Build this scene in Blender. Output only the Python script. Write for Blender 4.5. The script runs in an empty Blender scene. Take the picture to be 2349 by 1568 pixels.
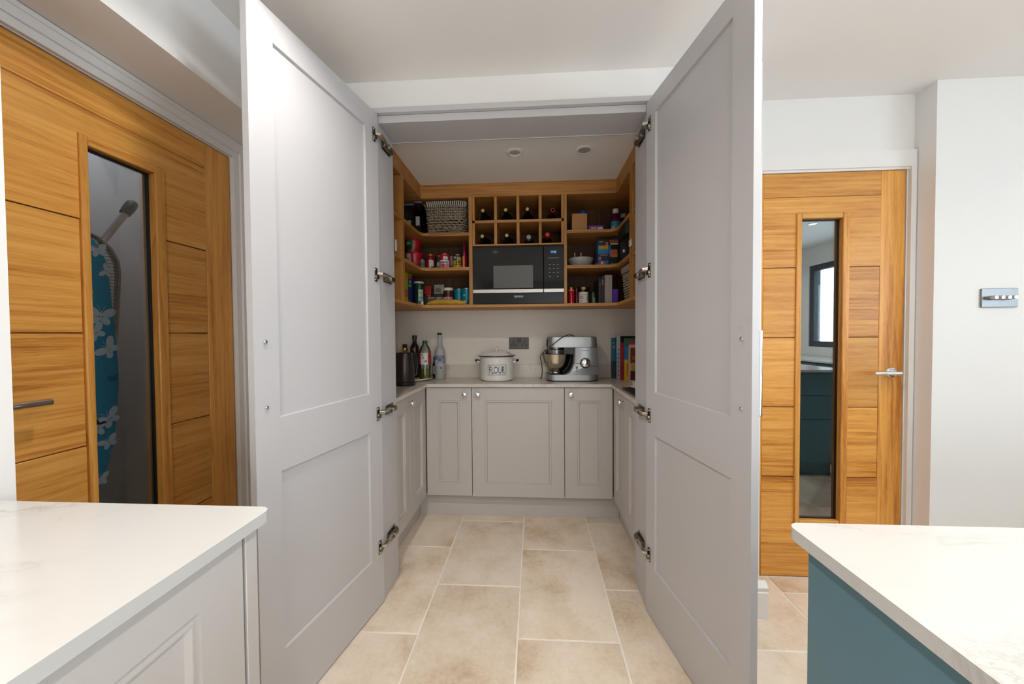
import bpy, bmesh, math, random
from mathutils import Vector, Matrix
random.seed(7)
sc = bpy.context.scene
COL = sc.collection
PI = math.pi

# ------------------------------------------------------------------ camera
cam_d = bpy.data.cameras.new('camera'); cam = bpy.data.objects.new('camera', cam_d); COL.objects.link(cam)
cam_d.sensor_fit = 'HORIZONTAL'; cam_d.sensor_width = 36.0; cam_d.lens = 835.0 * 36.0 / 2349.0
cam_d.clip_start = 0.02; cam_d.clip_end = 60
R_ = Vector((0.9981346, 0.06064107, -0.00706968)); D_ = Vector((-0.00569817, -0.02276003, -0.99972472)); F_ = Vector((-0.06078528, 0.99790012, -0.02237203))
cam.matrix_world = Matrix(((R_.x, -D_.x, -F_.x, 0), (R_.y, -D_.y, -F_.y, 0), (R_.z, -D_.z, -F_.z, 1.215), (0, 0, 0, 1)))
sc.camera = cam

# ------------------------------------------------------------------ world, light, exposure
w = bpy.data.worlds.new('sky'); sc.world = w; w.use_nodes = True
bg = w.node_tree.nodes['Background']; bg.inputs[0].default_value = (0.55, 0.72, 1.0, 1); bg.inputs[1].default_value = 1.2
sc.view_settings.view_transform = 'Standard'; sc.view_settings.look = 'None'
sc.view_settings.exposure = -0.72; sc.view_settings.gamma = 1.0; sc.view_settings.use_curve_mapping = False
sc.cycles.use_denoising = True
sc.cycles.max_bounces = 6; sc.cycles.diffuse_bounces = 4; sc.cycles.glossy_bounces = 3; sc.cycles.transmission_bounces = 3; sc.cycles.transparent_max_bounces = 8
sc.cycles.use_adaptive_sampling = True; sc.cycles.adaptive_threshold = 0.1; sc.cycles.adaptive_min_samples = 16; sc.cycles.use_light_tree = True
sc.cycles.sample_clamp_indirect = 6.0; sc.cycles.caustics_reflective = False; sc.cycles.caustics_refractive = False
LAMP_W = 10.2          # each ceiling downlight
LAMP_COL = (1.0, 0.965, 0.91)
DAY_W = 150.0           # daylight through the kitchen window
def area(name, loc, rot, shape, sx, sy, power, col):
    d = bpy.data.lights.new(name, 'AREA'); d.shape = shape; d.size = sx; d.size_y = sy if sy else sx
    d.energy = power; d.color = col
    o = bpy.data.objects.new(name, d); COL.objects.link(o); o.location = loc; o.rotation_euler = rot; return o
area('window_daylight', (3.78, -0.35, 1.55), (0, PI / 2, 0), 'RECTANGLE', 1.05, 1.9, DAY_W, (0.78, 0.89, 1.0))
area('rear_fill', (1.2, -3.38, 1.2), (PI / 2, 0, 0), 'RECTANGLE', 2.7, 1.9, 150.0, (1.0, 0.97, 0.92))  # added fill from behind the camera, its rear opening is made up

DOWN = [(x, y) for x in (-0.52, 0.62, 1.76, 2.90) for y in (0.90, -0.233, -1.368) if (x, y) != (1.76, 0.90)]
for (x, y) in DOWN:
    area('downlight_lamp', (x, y, 2.318), (0, 0, 0), 'DISK', 0.062, 0, LAMP_W, LAMP_COL).data.spread = math.radians(143)
area('closet_fill', (-1.62, 1.38, 2.27), (0, 0, 0), 'DISK', 0.10, 0, 2.8, (0.86, 0.92, 1.0))  # fill light added to brighten the closet, no fitting is built for it

# ------------------------------------------------------------------ materials
def L(c):
    return tuple(((v / 12.92) if v <= 0.04045 else ((v + 0.055) / 1.055) ** 2.4) for v in c)
def hx(s):
    return L(tuple(int(s[i:i + 2], 16) / 255 for i in (0, 2, 4)))
MATS = {}
def mat(key, rgb, rough=0.5, metal=0.0, spec=0.5, var=0.0, scale=20.0, bump=0.0, emit=0.0, coat=0.0, trans=0.0):
    """plain painted / plastic / metal material with a little procedural variation"""
    if key in MATS: return MATS[key]
    m = bpy.data.materials.new(key); m.use_nodes = True; nt = m.node_tree; b = nt.nodes['Principled BSDF']
    c = hx(rgb) if isinstance(rgb, str) else rgb
    b.inputs['Base Color'].default_value = (*c, 1); b.inputs['Roughness'].default_value = rough
    b.inputs['Metallic'].default_value = metal; b.inputs['Specular IOR Level'].default_value = spec
    if coat: b.inputs['Coat Weight'].default_value = coat
    if trans: b.inputs['Transmission Weight'].default_value = trans
    if emit:
        b.inputs['Emission Color'].default_value = (*c, 1); b.inputs['Emission Strength'].default_value = emit
    tc = nt.nodes.new('ShaderNodeTexCoord'); n = nt.nodes.new('ShaderNodeTexNoise')
    n.inputs['Scale'].default_value = scale; n.inputs['Detail'].default_value = 1
    nt.links.new(tc.outputs['Object'], n.inputs['Vector'])
    if var:
        mx = nt.nodes.new('ShaderNodeMix'); mx.data_type = 'RGBA'; mx.blend_type = 'MULTIPLY'
        mx.inputs[0].default_value = 1.0; mx.inputs[6].default_value = (*c, 1)
        mr = nt.nodes.new('ShaderNodeMapRange'); mr.inputs[3].default_value = 1 - var; mr.inputs[4].default_value = 1 + var
        nt.links.new(n.outputs[0], mr.inputs[0]); nt.links.new(mr.outputs[0], mx.inputs[7]); nt.links.new(mx.outputs[2], b.inputs['Base Color'])
    if bump:
        bp = nt.nodes.new('ShaderNodeBump'); bp.inputs['Strength'].default_value = bump; bp.inputs['Distance'].default_value = 0.002
        nt.links.new(n.outputs[0], bp.inputs['Height']); nt.links.new(bp.outputs[0], b.inputs['Normal'])
    MATS[key] = m; return m

def node(nt, t, **kw):
    n = nt.nodes.new(t)
    for k, v in kw.items(): setattr(n, k, v)
    return n
def ramp(nt, stops):
    r = nt.nodes.new('ShaderNodeValToRGB'); e = r.color_ramp.elements
    e[0].position, e[0].color = stops[0][0], (*stops[0][1], 1); e[1].position, e[1].color = stops[-1][0], (*stops[-1][1], 1)
    for p, c in stops[1:-1]:
        x = e.new(p); x.color = (*c, 1)
    return r
def oak(key, axis, dark, mid, light, rough=0.42, figure=1.0):
    if key in MATS: return MATS[key]
    m = bpy.data.materials.new(key); m.use_nodes = True; nt = m.node_tree; b = nt.nodes['Principled BSDF']; lk = nt.links.new
    tc = node(nt, 'ShaderNodeTexCoord'); oi = node(nt, 'ShaderNodeObjectInfo')
    vm = node(nt, 'ShaderNodeVectorMath', operation='MULTIPLY_ADD')
    cb = node(nt, 'ShaderNodeCombineXYZ')
    for i in range(3): lk(oi.outputs['Random'], cb.inputs[i])
    lk(cb.outputs[0], vm.inputs[0]); vm.inputs[1].default_value = (3.1, 5.7, 7.3); lk(tc.outputs['Object'], vm.inputs[2])
    def mp(al, cr):
        q = node(nt, 'ShaderNodeMapping'); s = [cr, cr, cr]; s['xyz'.index(axis)] = al
        q.inputs['Scale'].default_value = s; lk(vm.outputs[0], q.inputs['Vector']); return q
    def nz(m_, det, ro=0.6, dist=0.0):
        n = node(nt, 'ShaderNodeTexNoise'); n.inputs['Scale'].default_value = 1; n.inputs['Detail'].default_value = det; n.inputs['Roughness'].default_value = ro; n.inputs['Distortion'].default_value = dist
        lk(m_.outputs[0], n.inputs['Vector']); return n
    def mad(src, k, add):
        q = node(nt, 'ShaderNodeMath', operation='MULTIPLY_ADD'); lk(src, q.inputs[0]); q.inputs[1].default_value = k
        if isinstance(add, float): q.inputs[2].default_value = add
        else: lk(add, q.inputs[2])
        return q.outputs[0]
    n1 = nz(mp(2.2, 60), 4, 0.68); n2 = nz(mp(22, 520), 1); n3 = nz(mp(1.1, 7), 2, 0.5); n4 = nz(mp(0.9, 5), 2)
    wv = node(nt, 'ShaderNodeTexWave', wave_type='RINGS', rings_direction='SPHERICAL', wave_profile='SAW'); wv.inputs['Scale'].default_value = 1.5 * figure
    wv.inputs['Distortion'].default_value = 9.0; wv.inputs['Detail'].default_value = 2; wv.inputs['Detail Scale'].default_value = 0.55; wv.inputs['Detail Roughness'].default_value = 0.6
    lk(mp(1.3, 9).outputs[0], wv.inputs['Vector'])
    msk = node(nt, 'ShaderNodeMath', operation='MULTIPLY'); lk(wv.outputs[1], msk.inputs[0])
    mk = node(nt, 'ShaderNodeMapRange'); mk.inputs[1].default_value = 0.42; mk.inputs[2].default_value = 0.62; lk(n4.outputs[0], mk.inputs[0]); lk(mk.outputs[0], msk.inputs[1])
    v_ = mad(n1.outputs[0], 0.62, mad(n2.outputs[0], 0.20, mad(n3.outputs[0], 0.34, mad(msk.outputs[0], -0.13 * figure, -0.02))))
    a2 = node(nt, 'ShaderNodeMath', operation='ADD'); lk(v_, a2.inputs[0]); a2.inputs[1].default_value = 0.0
    cr = ramp(nt, [(0.38, dark), (0.53, mid), (0.68, light)]); lk(a2.outputs[0], cr.inputs[0])
    hs = node(nt, 'ShaderNodeHueSaturation'); mr = node(nt, 'ShaderNodeMapRange'); mr.inputs[3].default_value = 0.88; mr.inputs[4].default_value = 1.12
    lk(oi.outputs['Random'], mr.inputs[0]); lk(mr.outputs[0], hs.inputs['Value']); lk(cr.outputs[0], hs.inputs['Color']); lk(hs.outputs[0], b.inputs['Base Color'])
    b.inputs['Roughness'].default_value = rough
    MATS[key] = m; return m
DOOR_OAK = (hx('ab6823'), hx('d49240'), hx('e3a755'))
SHELF_OAK = (hx('8f5a24'), hx('b17a3c'), hx('c0884a'))
def door_oak(ax): return oak('door_oak_' + ax, ax, *DOOR_OAK)
def shelf_oak(ax): return oak('shelf_oak_' + ax, ax, *SHELF_OAK, rough=0.5, figure=0.6)

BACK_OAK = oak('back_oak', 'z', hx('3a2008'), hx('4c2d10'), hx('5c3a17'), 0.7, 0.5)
def quartz(key, base, vein, amount=0.5, rough=0.18):
    m = bpy.data.materials.new(key); m.use_nodes = True; nt = m.node_tree; b = nt.nodes['Principled BSDF']; lk = nt.links.new
    tc = node(nt, 'ShaderNodeTexCoord'); n0 = node(nt, 'ShaderNodeTexNoise'); n0.inputs['Scale'].default_value = 2.2; n0.inputs['Detail'].default_value = 6; n0.inputs['Roughness'].default_value = 0.62; n0.inputs['Distortion'].default_value = 0.8
    mp = node(nt, 'ShaderNodeMapping'); mp.inputs['Rotation'].default_value = (0, 0, 0.7); mp.inputs['Scale'].default_value = (1.0, 2.6, 1.0)
    lk(tc.outputs['Object'], mp.inputs[0]); lk(mp.outputs[0], n0.inputs['Vector'])
    s = node(nt, 'ShaderNodeMath', operation='SUBTRACT'); lk(n0.outputs[0], s.inputs[0]); s.inputs[1].default_value = 0.5
    a = node(nt, 'ShaderNodeMath', operation='ABSOLUTE'); lk(s.outputs[0], a.inputs[0])
    r = ramp(nt, [(0.0, (1, 1, 1)), (0.012, (0.35, 0.35, 0.35)), (0.05, (0, 0, 0))]); lk(a.outputs[0], r.inputs[0])
    n1 = node(nt, 'ShaderNodeTexNoise'); n1.inputs['Scale'].default_value = 3.1; n1.inputs['Detail'].default_value = 3; lk(tc.outputs['Object'], n1.inputs['Vector'])
    r1 = ramp(nt, [(0.40, (0, 0, 0)), (0.62, (1, 1, 1))]); lk(n1.outputs[0], r1.inputs[0])
    mu = node(nt, 'ShaderNodeMath', operation='MULTIPLY'); lk(r.outputs[0], mu.inputs[0]); lk(r1.outputs[0], mu.inputs[1])
    m2 = node(nt, 'ShaderNodeMath', operation='MULTIPLY'); lk(mu.outputs[0], m2.inputs[0]); m2.inputs[1].default_value = amount
    mx = node(nt, 'ShaderNodeMix', data_type='RGBA'); mx.inputs[6].default_value = (*base, 1); mx.inputs[7].default_value = (*vein, 1)
    lk(m2.outputs[0], mx.inputs[0]); lk(mx.outputs[2], b.inputs['Base Color']); b.inputs['Roughness'].default_value = rough
    MATS[key] = m; return m
QUARTZ = quartz('white_quartz', hx('c8c6c3'), hx('8a837c'), 0.42)
QUARTZP = quartz('cream_quartz', hx('d3cabe'), hx('948778'), 0.5, 0.22)

def tile_mat():
    m = bpy.data.materials.new('limestone_tile'); m.use_nodes = True; nt = m.node_tree; b = nt.nodes['Principled BSDF']; lk = nt.links.new
    tc = node(nt, 'ShaderNodeTexCoord'); oi = node(nt, 'ShaderNodeObjectInfo'); vm = node(nt, 'ShaderNodeVectorMath', operation='MULTIPLY_ADD'); cb = node(nt, 'ShaderNodeCombineXYZ')
    for i in range(3): lk(oi.outputs['Random'], cb.inputs[i])
    lk(cb.outputs[0], vm.inputs[0]); vm.inputs[1].default_value = (9, 17, 4); lk(tc.outputs['Object'], vm.inputs[2])
    n = node(nt, 'ShaderNodeTexNoise'); n.inputs['Scale'].default_value = 3.2; n.inputs['Detail'].default_value = 7; n.inputs['Roughness'].default_value = 0.6; lk(vm.outputs[0], n.inputs['Vector'])
    n2 = node(nt, 'ShaderNodeTexNoise'); n2.inputs['Scale'].default_value = 55; n2.inputs['Detail'].default_value = 5; n2.inputs['Roughness'].default_value = 0.7; lk(vm.outputs[0], n2.inputs['Vector'])
    a = node(nt, 'ShaderNodeMath', operation='MULTIPLY_ADD'); lk(n2.outputs[0], a.inputs[0]); a.inputs[1].default_value = 0.30; lk(n.outputs[0], a.inputs[2])
    c = ramp(nt, [(0.46, hx('c4ab8e')), (0.62, hx('deccb6')), (0.78, hx('eadccb'))]); lk(a.outputs[0], c.inputs[0])
    hs = node(nt, 'ShaderNodeHueSaturation'); mr = node(nt, 'ShaderNodeMapRange'); mr.inputs[3].default_value = 0.93; mr.inputs[4].default_value = 1.05
    lk(oi.outputs['Random'], mr.inputs[0]); lk(mr.outputs[0], hs.inputs['Value']); lk(c.outputs[0], hs.inputs['Color']); lk(hs.outputs[0], b.inputs['Base Color'])
    b.inputs['Roughness'].default_value = 0.5
    return m
TILE = tile_mat()
def glass_mat(key, tint, refl, mul):
    m = bpy.data.materials.new(key); m.use_nodes = True; nt = m.node_tree; lk = nt.links.new; nt.nodes.remove(nt.nodes['Principled BSDF'])
    out = nt.nodes['Material Output']; t = node(nt, 'ShaderNodeBsdfTransparent'); t.inputs[0].default_value = (*tint, 1)
    g = node(nt, 'ShaderNodeBsdfGlossy'); g.inputs['Roughness'].default_value = 0.0; g.inputs['Color'].default_value = (0.95, 0.98, 1.0, 1)
    fr = node(nt, 'ShaderNodeFresnel'); fr.inputs[0].default_value = 1.5
    ma = node(nt, 'ShaderNodeMath', operation='MULTIPLY_ADD', use_clamp=True); lk(fr.outputs[0], ma.inputs[0]); ma.inputs[1].default_value = mul; ma.inputs[2].default_value = refl
    mx = node(nt, 'ShaderNodeMixShader'); lk(ma.outputs[0], mx.inputs[0]); lk(t.outputs[0], mx.inputs[1]); lk(g.outputs[0], mx.inputs[2]); lk(mx.outputs[0], out.inputs['Surface'])
    return m
PANE_CLEAR = glass_mat('clear_pane', (0.86, 0.89, 0.90), 0.0, 0.45)
PANE_DOUBLE = glass_mat('double_glazed_pane', (0.58, 0.63, 0.62), 0.07, 2.9)
CLEARPLASTIC = glass_mat('clear_plastic', (0.80, 0.80, 0.80), 0.03, 1.4)
BOTTLEGLASS = glass_mat('clear_bottle', (0.86, 0.88, 0.84), 0.03, 1.2)
OILGLASS = glass_mat('oil_fill', (0.50, 0.44, 0.06), 0.03, 1.0)

WHITE = mat('white_wall_paint', 'e8e5e2', 0.75, var=0.012, scale=3)
CEIL = mat('white_ceiling_paint', 'efebe7', 0.85, var=0.012, scale=2)
TRIM = mat('white_gloss_trim', 'eae6e2', 0.35, var=0.01, scale=5)
PANTRYWALL = mat('pantry_wall_paint', 'e2dad0', 0.8, var=0.015, scale=3)
GREY = mat('grey_cabinet_paint', 'c2bfc0', 0.38, var=0.012, scale=4)
GREY2 = mat('warm_grey_cabinet_paint', 'bfb9b5', 0.38, var=0.012, scale=4)
TEAL = mat('teal_cabinet_paint', '577a87', 0.42, var=0.03, scale=4)
GROUT = mat('pale_grout', 'efe8de', 0.8, var=0.05, scale=60)
CHROME = mat('chrome', (0.86, 0.86, 0.87), 0.08, 1.0, var=0.02)
NICKEL = mat('nickel_hinge', (0.58, 0.53, 0.45), 0.25, 1.0, var=0.05)
DKNICKEL = mat('dark_nickel', (0.22, 0.19, 0.15), 0.32, 1.0, var=0.08)
STEEL = mat('brushed_steel', (0.42, 0.39, 0.36), 0.36, 1.0, var=0.05, scale=80)
SILVER = mat('silver_paint', (0.40, 0.40, 0.40), 0.40, 0.8, var=0.02)
BLACK = mat('black_plastic', '141414', 0.4, var=0.05)
BLKGLASS = mat('black_glass', '080808', 0.06, spec=0.32, var=0.02)
BLKMATT = mat('matt_black', '0d0c0c', 0.6, var=0.05)
GUNMETAL = mat('gunmetal_plate', '4d423d', 0.4, 0.2, var=0.05)
ENAMEL = mat('white_enamel', 'e2dfd9', 0.15, var=0.01, coat=0.3)
NAVY = mat('navy_enamel', '161640', 0.2, var=0.02)
GOLD = mat('gold_metal', (0.55, 0.36, 0.10), 0.3, 1.0, var=0.05)

# ------------------------------------------------------------------ geometry helpers
class B:
    def __init__(s): s.v = []; s.f = []; s.smooth = []
    def add(s, vs, fs, sm=False):
        o = len(s.v); s.v += [tuple(p) for p in vs]
        for f in fs: s.f.append(tuple(i + o for i in f)); s.smooth.append(sm)
        return s
    def box(s, x0, x1, y0, y1, z0, z1, bev=0.0):
        x0, x1 = min(x0, x1), max(x0, x1); y0, y1 = min(y0, y1), max(y0, y1); z0, z1 = min(z0, z1), max(z0, z1)
        if bev > 0:
            bm = bmesh.new(); bmesh.ops.create_cube(bm, size=1)
            for v in bm.verts: v.co = Vector((x0 + (v.co.x + .5) * (x1 - x0), y0 + (v.co.y + .5) * (y1 - y0), z0 + (v.co.z + .5) * (z1 - z0)))
            bmesh.ops.bevel(bm, geom=list(bm.edges), offset=min(bev, .45 * min(x1 - x0, y1 - y0, z1 - z0)), segments=1, affect='EDGES')
            return s.bm(bm)
        return s.add([(x0, y0, z0), (x1, y0, z0), (x1, y1, z0), (x0, y1, z0), (x0, y0, z1), (x1, y0, z1), (x1, y1, z1), (x0, y1, z1)],
                     [(0, 3, 2, 1), (4, 5, 6, 7), (0, 1, 5, 4), (1, 2, 6, 5), (2, 3, 7, 6), (3, 0, 4, 7)])
    def bm(s, bm, sm=False):
        bm.verts.index_update(); s.add([v.co[:] for v in bm.verts], [[v.index for v in f.verts] for f in bm.faces], sm); bm.free(); return s
    def prism(s, pts, axis, a, b, sm=False):
        """extrude a 2D outline along axis from a to b; 2D order: x->(y,z) y->(x,z) z->(x,y)"""
        def P(p, t): return {'x': (t, p[0], p[1]), 'y': (p[0], t, p[1]), 'z': (p[0], p[1], t)}[axis]
        n = len(pts); vs = [P(p, a) for p in pts] + [P(p, b) for p in pts]
        fs = [tuple(range(n - 1, -1, -1)), tuple(range(n, 2 * n))] + [(i, (i + 1) % n, n + (i + 1) % n, n + i) for i in range(n)]
        return s.add(vs, fs, sm)
    def lathe(s, prof, c=(0, 0, 0), seg=24, axis='z', a0=0.0, a1=2 * PI, sx=1.0, sy=1.0):
        """prof: list of (r, h); full turn closes itself"""
        full = abs(a1 - a0 - 2 * PI) < 1e-6; n = seg if full else seg + 1; vs = []; fs = []
        for r, h in prof:
            for i in range(n):
                a = a0 + (a1 - a0) * i / seg; x, y = r * math.cos(a) * sx, r * math.sin(a) * sy
                p = {'z': (x, y, h), 'y': (x, h, y), 'x': (h, x, y)}[axis]
                vs.append((p[0] + c[0], p[1] + c[1], p[2] + c[2]))
        for k in range(len(prof) - 1):
            for i in range(seg):
                j = (i + 1) % n if full else i + 1
                fs.append((k * n + i, k * n + j, (k + 1) * n + j, (k + 1) * n + i))
        if full:
            if prof[0][0] > 1e-6: fs.append(tuple(range(n - 1, -1, -1)))
            if prof[-1][0] > 1e-6: fs.append(tuple((len(prof) - 1) * n + i for i in range(n)))
        return s.add(vs, fs, True)
    def tube(s, path, r, seg=8, cap=True):
        path = [Vector(p) for p in path]; rs = r if isinstance(r, (list, tuple)) else [r] * len(path); vs = []; fs = []
        up = Vector((0, 0, 1)); prev = None
        for i, p in enumerate(path):
            t = (path[min(i + 1, len(path) - 1)] - path[max(i - 1, 0)]).normalized()
            if prev is None:
                u = t.cross(up)
                if u.length < 1e-3: u = t.cross(Vector((1, 0, 0)))
            else: u = prev - t * prev.dot(t)
            u.normalize(); prev = u; v = t.cross(u)
            for k in range(seg):
                a = 2 * PI * k / seg; vs.append(p + (u * math.cos(a) + v * math.sin(a)) * rs[i])
        for i in range(len(path) - 1):
            for k in range(seg):
                j = (k + 1) % seg; fs.append((i * seg + k, i * seg + j, (i + 1) * seg + j, (i + 1) * seg + k))
        if cap: fs += [tuple(range(seg - 1, -1, -1)), tuple((len(path) - 1) * seg + k for k in range(seg))]
        return s.add(vs, fs, True)
    def xf(s, M):
        s.v = [tuple(M @ Vector(p)) for p in s.v]; return s

def wloc(o):
    p = Vector((0, 0, 0))
    while o is not None: p += o.location; o = o.parent
    return p
def put(name, b, m, parent=None, local=False, origin=None):
    """link the builder's geometry as one mesh object; vertices given in world space unless local"""
    off = Vector((0, 0, 0))
    if parent is not None and not local: off = wloc(parent)
    if parent is None and origin is not None: off = Vector(origin)
    me = bpy.data.meshes.new(name); me.from_pydata([(p[0] - off.x, p[1] - off.y, p[2] - off.z) for p in b.v], [], b.f)
    me.polygons.foreach_set('use_smooth', [True] * len(me.polygons)); me.update()
    bm = bmesh.new(); bm.from_mesh(me); bmesh.ops.recalc_face_normals(bm, faces=bm.faces); bm.to_mesh(me); bm.free()
    me.set_sharp_from_angle(angle=math.radians(38))
    me.materials.append(m)
    o = bpy.data.objects.new(name, me); COL.objects.link(o)
    if parent is not None: o.parent = parent
    elif origin is not None: o.location = origin
    return o
def thing(name, label, cat, loc=(0, 0, 0), group=None, kind=None, rotz=0.0):
    o = bpy.data.objects.new(name, None); COL.objects.link(o); o.location = loc; o.rotation_euler = (0, 0, rotz)
    o.empty_display_size = 0.05
    if label: o['label'] = label
    if cat: o['category'] = cat
    if group: o['group'] = group
    if kind: o['kind'] = kind
    return o
def tag(o, label, cat, group=None):
    o['label'] = label; o['category'] = cat
    if group: o['group'] = group
    return o
def struct(name, b, m, label=None):
    o = put(name, b, m); o['kind'] = 'structure'
    if label: o['label'] = label
    return o
def text_geo(txt, size, sx=1.0, depth=0.0):
    cu = bpy.data.curves.new('lettering', 'FONT'); cu.body = txt; cu.size = size; cu.align_x = 'CENTER'; cu.align_y = 'CENTER'; cu.resolution_u = 4
    ob = bpy.data.objects.new('lettering', cu); COL.objects.link(ob); bpy.context.view_layer.update()
    me = bpy.data.meshes.new_from_object(ob.evaluated_get(bpy.context.evaluated_depsgraph_get()))
    vs = [(v.co.x * sx, v.co.y) for v in me.vertices]; fs = [tuple(p.vertices) for p in me.polygons]
    bpy.data.objects.remove(ob); bpy.data.curves.remove(cu); bpy.data.meshes.remove(me); return vs, fs
def rounded(pts, r, seg=6):
    """round the corners of a polygon; r may be one value or a list"""
    n = len(pts); out = []
    for i in range(n):
        rr = r[i] if isinstance(r, (list, tuple)) else r
        p = Vector(pts[i]); a = Vector(pts[i - 1]) - p; b = Vector(pts[(i + 1) % n]) - p
        if rr <= 0: out.append(tuple(p)); continue
        a.normalize(); b.normalize(); ang = a.angle(b); d = rr / math.tan(ang / 2)
        p0 = p + a * d; p1 = p + b * d; c = p + (a + b).normalized() * (rr / math.sin(ang / 2))
        t0 = math.atan2(p0.y - c.y, p0.x - c.x); t1 = math.atan2(p1.y - c.y, p1.x - c.x); dt = (t1 - t0 + PI) % (2 * PI) - PI
        for k in range(seg + 1): out.append((c.x + rr * math.cos(t0 + dt * k / seg), c.y + rr * math.sin(t0 + dt * k / seg)))
    return out

# ================================================================== SETTING
CZ = 2.335
# floor: grout bed with real tiles laid proud of it
fl = thing('floor', None, None, (0, 0, 0), kind='structure')
put('grout', B().box(-1.95, 3.75, -3.3, 4.2, -0.06, -0.0012), GROUT, fl)
TW = 0.4035; TL = 0.6035; G = 0.0065
tile_me = {}
def tile(x0, x1, y0, y1):
    if x1 - x0 < 0.02 or y1 - y0 < 0.02: return
    k = (round(x1 - x0, 3), round(y1 - y0, 3))
    if k not in tile_me:
        o = put('tile', B().box(-k[0] / 2 + G / 2, k[0] / 2 - G / 2, -k[1] / 2 + G / 2, k[1] / 2 - G / 2, -0.012, 0.0, 0.0012), TILE, fl, local=True); tile_me[k] = o.data
    else:
        o = bpy.data.objects.new('tile', tile_me[k]); COL.objects.link(o); o.parent = fl
    o.location = ((x0 + x1) / 2, (y0 + y1) / 2, 0)
def lay(xa, xb, ya, yb, xref, yrefs):
    i0 = math.floor((xa - xref) / TW)
    for i in range(i0, i0 + 40):
        u0 = max(xref + i * TW, xa); u1 = min(xref + (i + 1) * TW, xb)
        if u0 >= xb: break
        yr = yrefs[i % len(yrefs)]; j = math.floor((ya - yr) / TL)
        while True:
            v0 = max(yr + j * TL, ya); v1 = min(yr + (j + 1) * TL, yb)
            if v0 >= yb: break
            tile(u0, u1, v0, v1); j += 1
lay(-1.30, 0.741, -0.6, 2.46, -0.477 - 2 * TW, [1.721, 1.424])      # pantry and in front of it
lay(0.741, 3.3, -0.6, 1.86, 1.149 - TW, [1.421, 1.745])
lay(0.957, 1.94, 1.86, 3.4, 1.149 - TW, [1.421, 1.745])

struct('ceiling', B().box(-1.42, 3.75, -3.3, 1.98, CZ, CZ + 0.1), CEIL)
struct('ceiling_pantry', B().box(-1.03, 0.83, 1.70, 2.70, 2.195, 2.25), CEIL)
# wall containing the pantry opening
struct('wall_front', B().box(-1.42, -0.715, 1.60, 1.70, 0, CZ).box(0.505, 0.957, 1.60, 1.70, 0, CZ).box(-0.715, 0.505, 1.60, 1.70, 2.205, CZ), WHITE)
struct('wall_pantry_back', B().box(-1.13, 0.957, 2.70, 2.80, 0, 2.25), PANTRYWALL)
struct('wall_pantry_left', B().box(-1.13, -1.03, 1.70, 2.70, 0, 2.25), PANTRYWALL)
struct('wall_pantry_right', B().box(0.83, 0.957, 1.70, 2.70, 0, 2.25).box(0.857, 0.957, 1.70, 1.96, 2.25, CZ), WHITE)
# left wall: nib, bulkhead over the recess, wall around the oak door
struct('wall_left', B().box(-1.30, -1.074, -3.3, 0.684, 0, CZ).box(-1.42, -1.30, -3.3, 0.655, 0, CZ).box(-1.42, -1.074, 0.684, 1.60, 2.052, CZ)
       .box(-1.42, -1.305, 1.512, 1.60, 0, 2.052).box(-1.42, -1.305, 0.684, 1.512, 1.984, 2.052), WHITE)
def archi(prof, path_pts, name):
    """sweep a (out, thick) profile of boards along legs given as boxes"""
    b = B()
    for bx in path_pts: b.box(*bx)
    return struct(name, b, TRIM)
# stepped architrave round the left oak door
archi(None, [(-1.305, -1.290, 1.514, 1.592, 0, 1.986), (-1.290, -1.281, 1.540, 1.592, 0, 2.010), (-1.281, -1.276, 1.572, 1.592, 0, 2.036),
             (-1.305, -1.290, 0.69, 1.592, 1.986, 2.050), (-1.290, -1.281, 0.69, 1.592, 2.010, 2.050), (-1.281, -1.276, 0.69, 1.592, 2.036, 2.050)], 'trim_1')
# right: recessed oak door wall, its architrave, and the white wall beside it
struct('wall_door', B().box(0.957, 1.005, 1.86, 1.96, 0, CZ).box(1.005, 1.775, 1.86, 1.96, 1.984, CZ).box(1.775, 1.90, 1.86, 1.96, 0, CZ), WHITE)
archi(None, [(0.960, 1.003, 1.842, 1.860, 0, 2.068), (1.779, 1.803, 1.842, 1.860, 0, 2.068), (1.003, 1.779, 1.842, 1.860, 1.992, 2.068),
             (1.003, 1.779, 1.852, 1.860, 1.982, 1.992)], 'trim_2')
struct('wall_right', B().box(1.806, 3.75, 1.765, 1.86, 0, CZ), WHITE)
struct('wall_rear', B().box(-1.42, -0.2, -3.3, -3.2, 0, CZ).box(2.6, 3.75, -3.3, -3.2, 0, CZ).box(-0.2, 2.6, -3.3, -3.2, 2.15, CZ), WHITE)
struct('wall_window', B().box(3.65, 3.75, -3.3, -1.32, 0, CZ).box(3.65, 3.75, 0.62, 1.86, 0, CZ).box(3.65, 3.75, -1.32, 0.62, 0, 1.02).box(3.65, 3.75, -1.32, 0.62, 2.08, CZ), WHITE)
# skirting on the nib and its return beside the oak door
def skirt(name, pts_fn):
    prof = [(0, 0), (0.0255, 0), (0.0255, 0.112), (0.022, 0.115), (0.022, 0.122), (0.024, 0.126), (0.024, 0.133), (0.015, 0.142), (0.006, 0.150), (0, 0.152)]
    return struct(name, pts_fn(prof), TRIM)
skirt('baseboard_front', lambda p: B().prism([(1.60 - a, h) for a, h in p], 'x', 0.52, 0.957 + 0.0255))
skirt('baseboard_side', lambda p: B().prism([(0.957 + a, h) for a, h in p], 'y', 1.60, 1.842))
# closet behind the left door
CLOSET = mat('closet_plaster', 'cfcac8', 0.85, var=0.06, scale=5)
struct('wall_closet', B().box(-1.93, -1.86, 0.4, 1.75, 0, 2.3).box(-1.93, -1.42, 1.68, 1.75, 0, 2.3).box(-1.93, -1.42, 0.4, 0.47, 0, 2.3).box(-1.93, -1.42, 0.4, 1.75, 2.3, 2.36), CLOSET)
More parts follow.
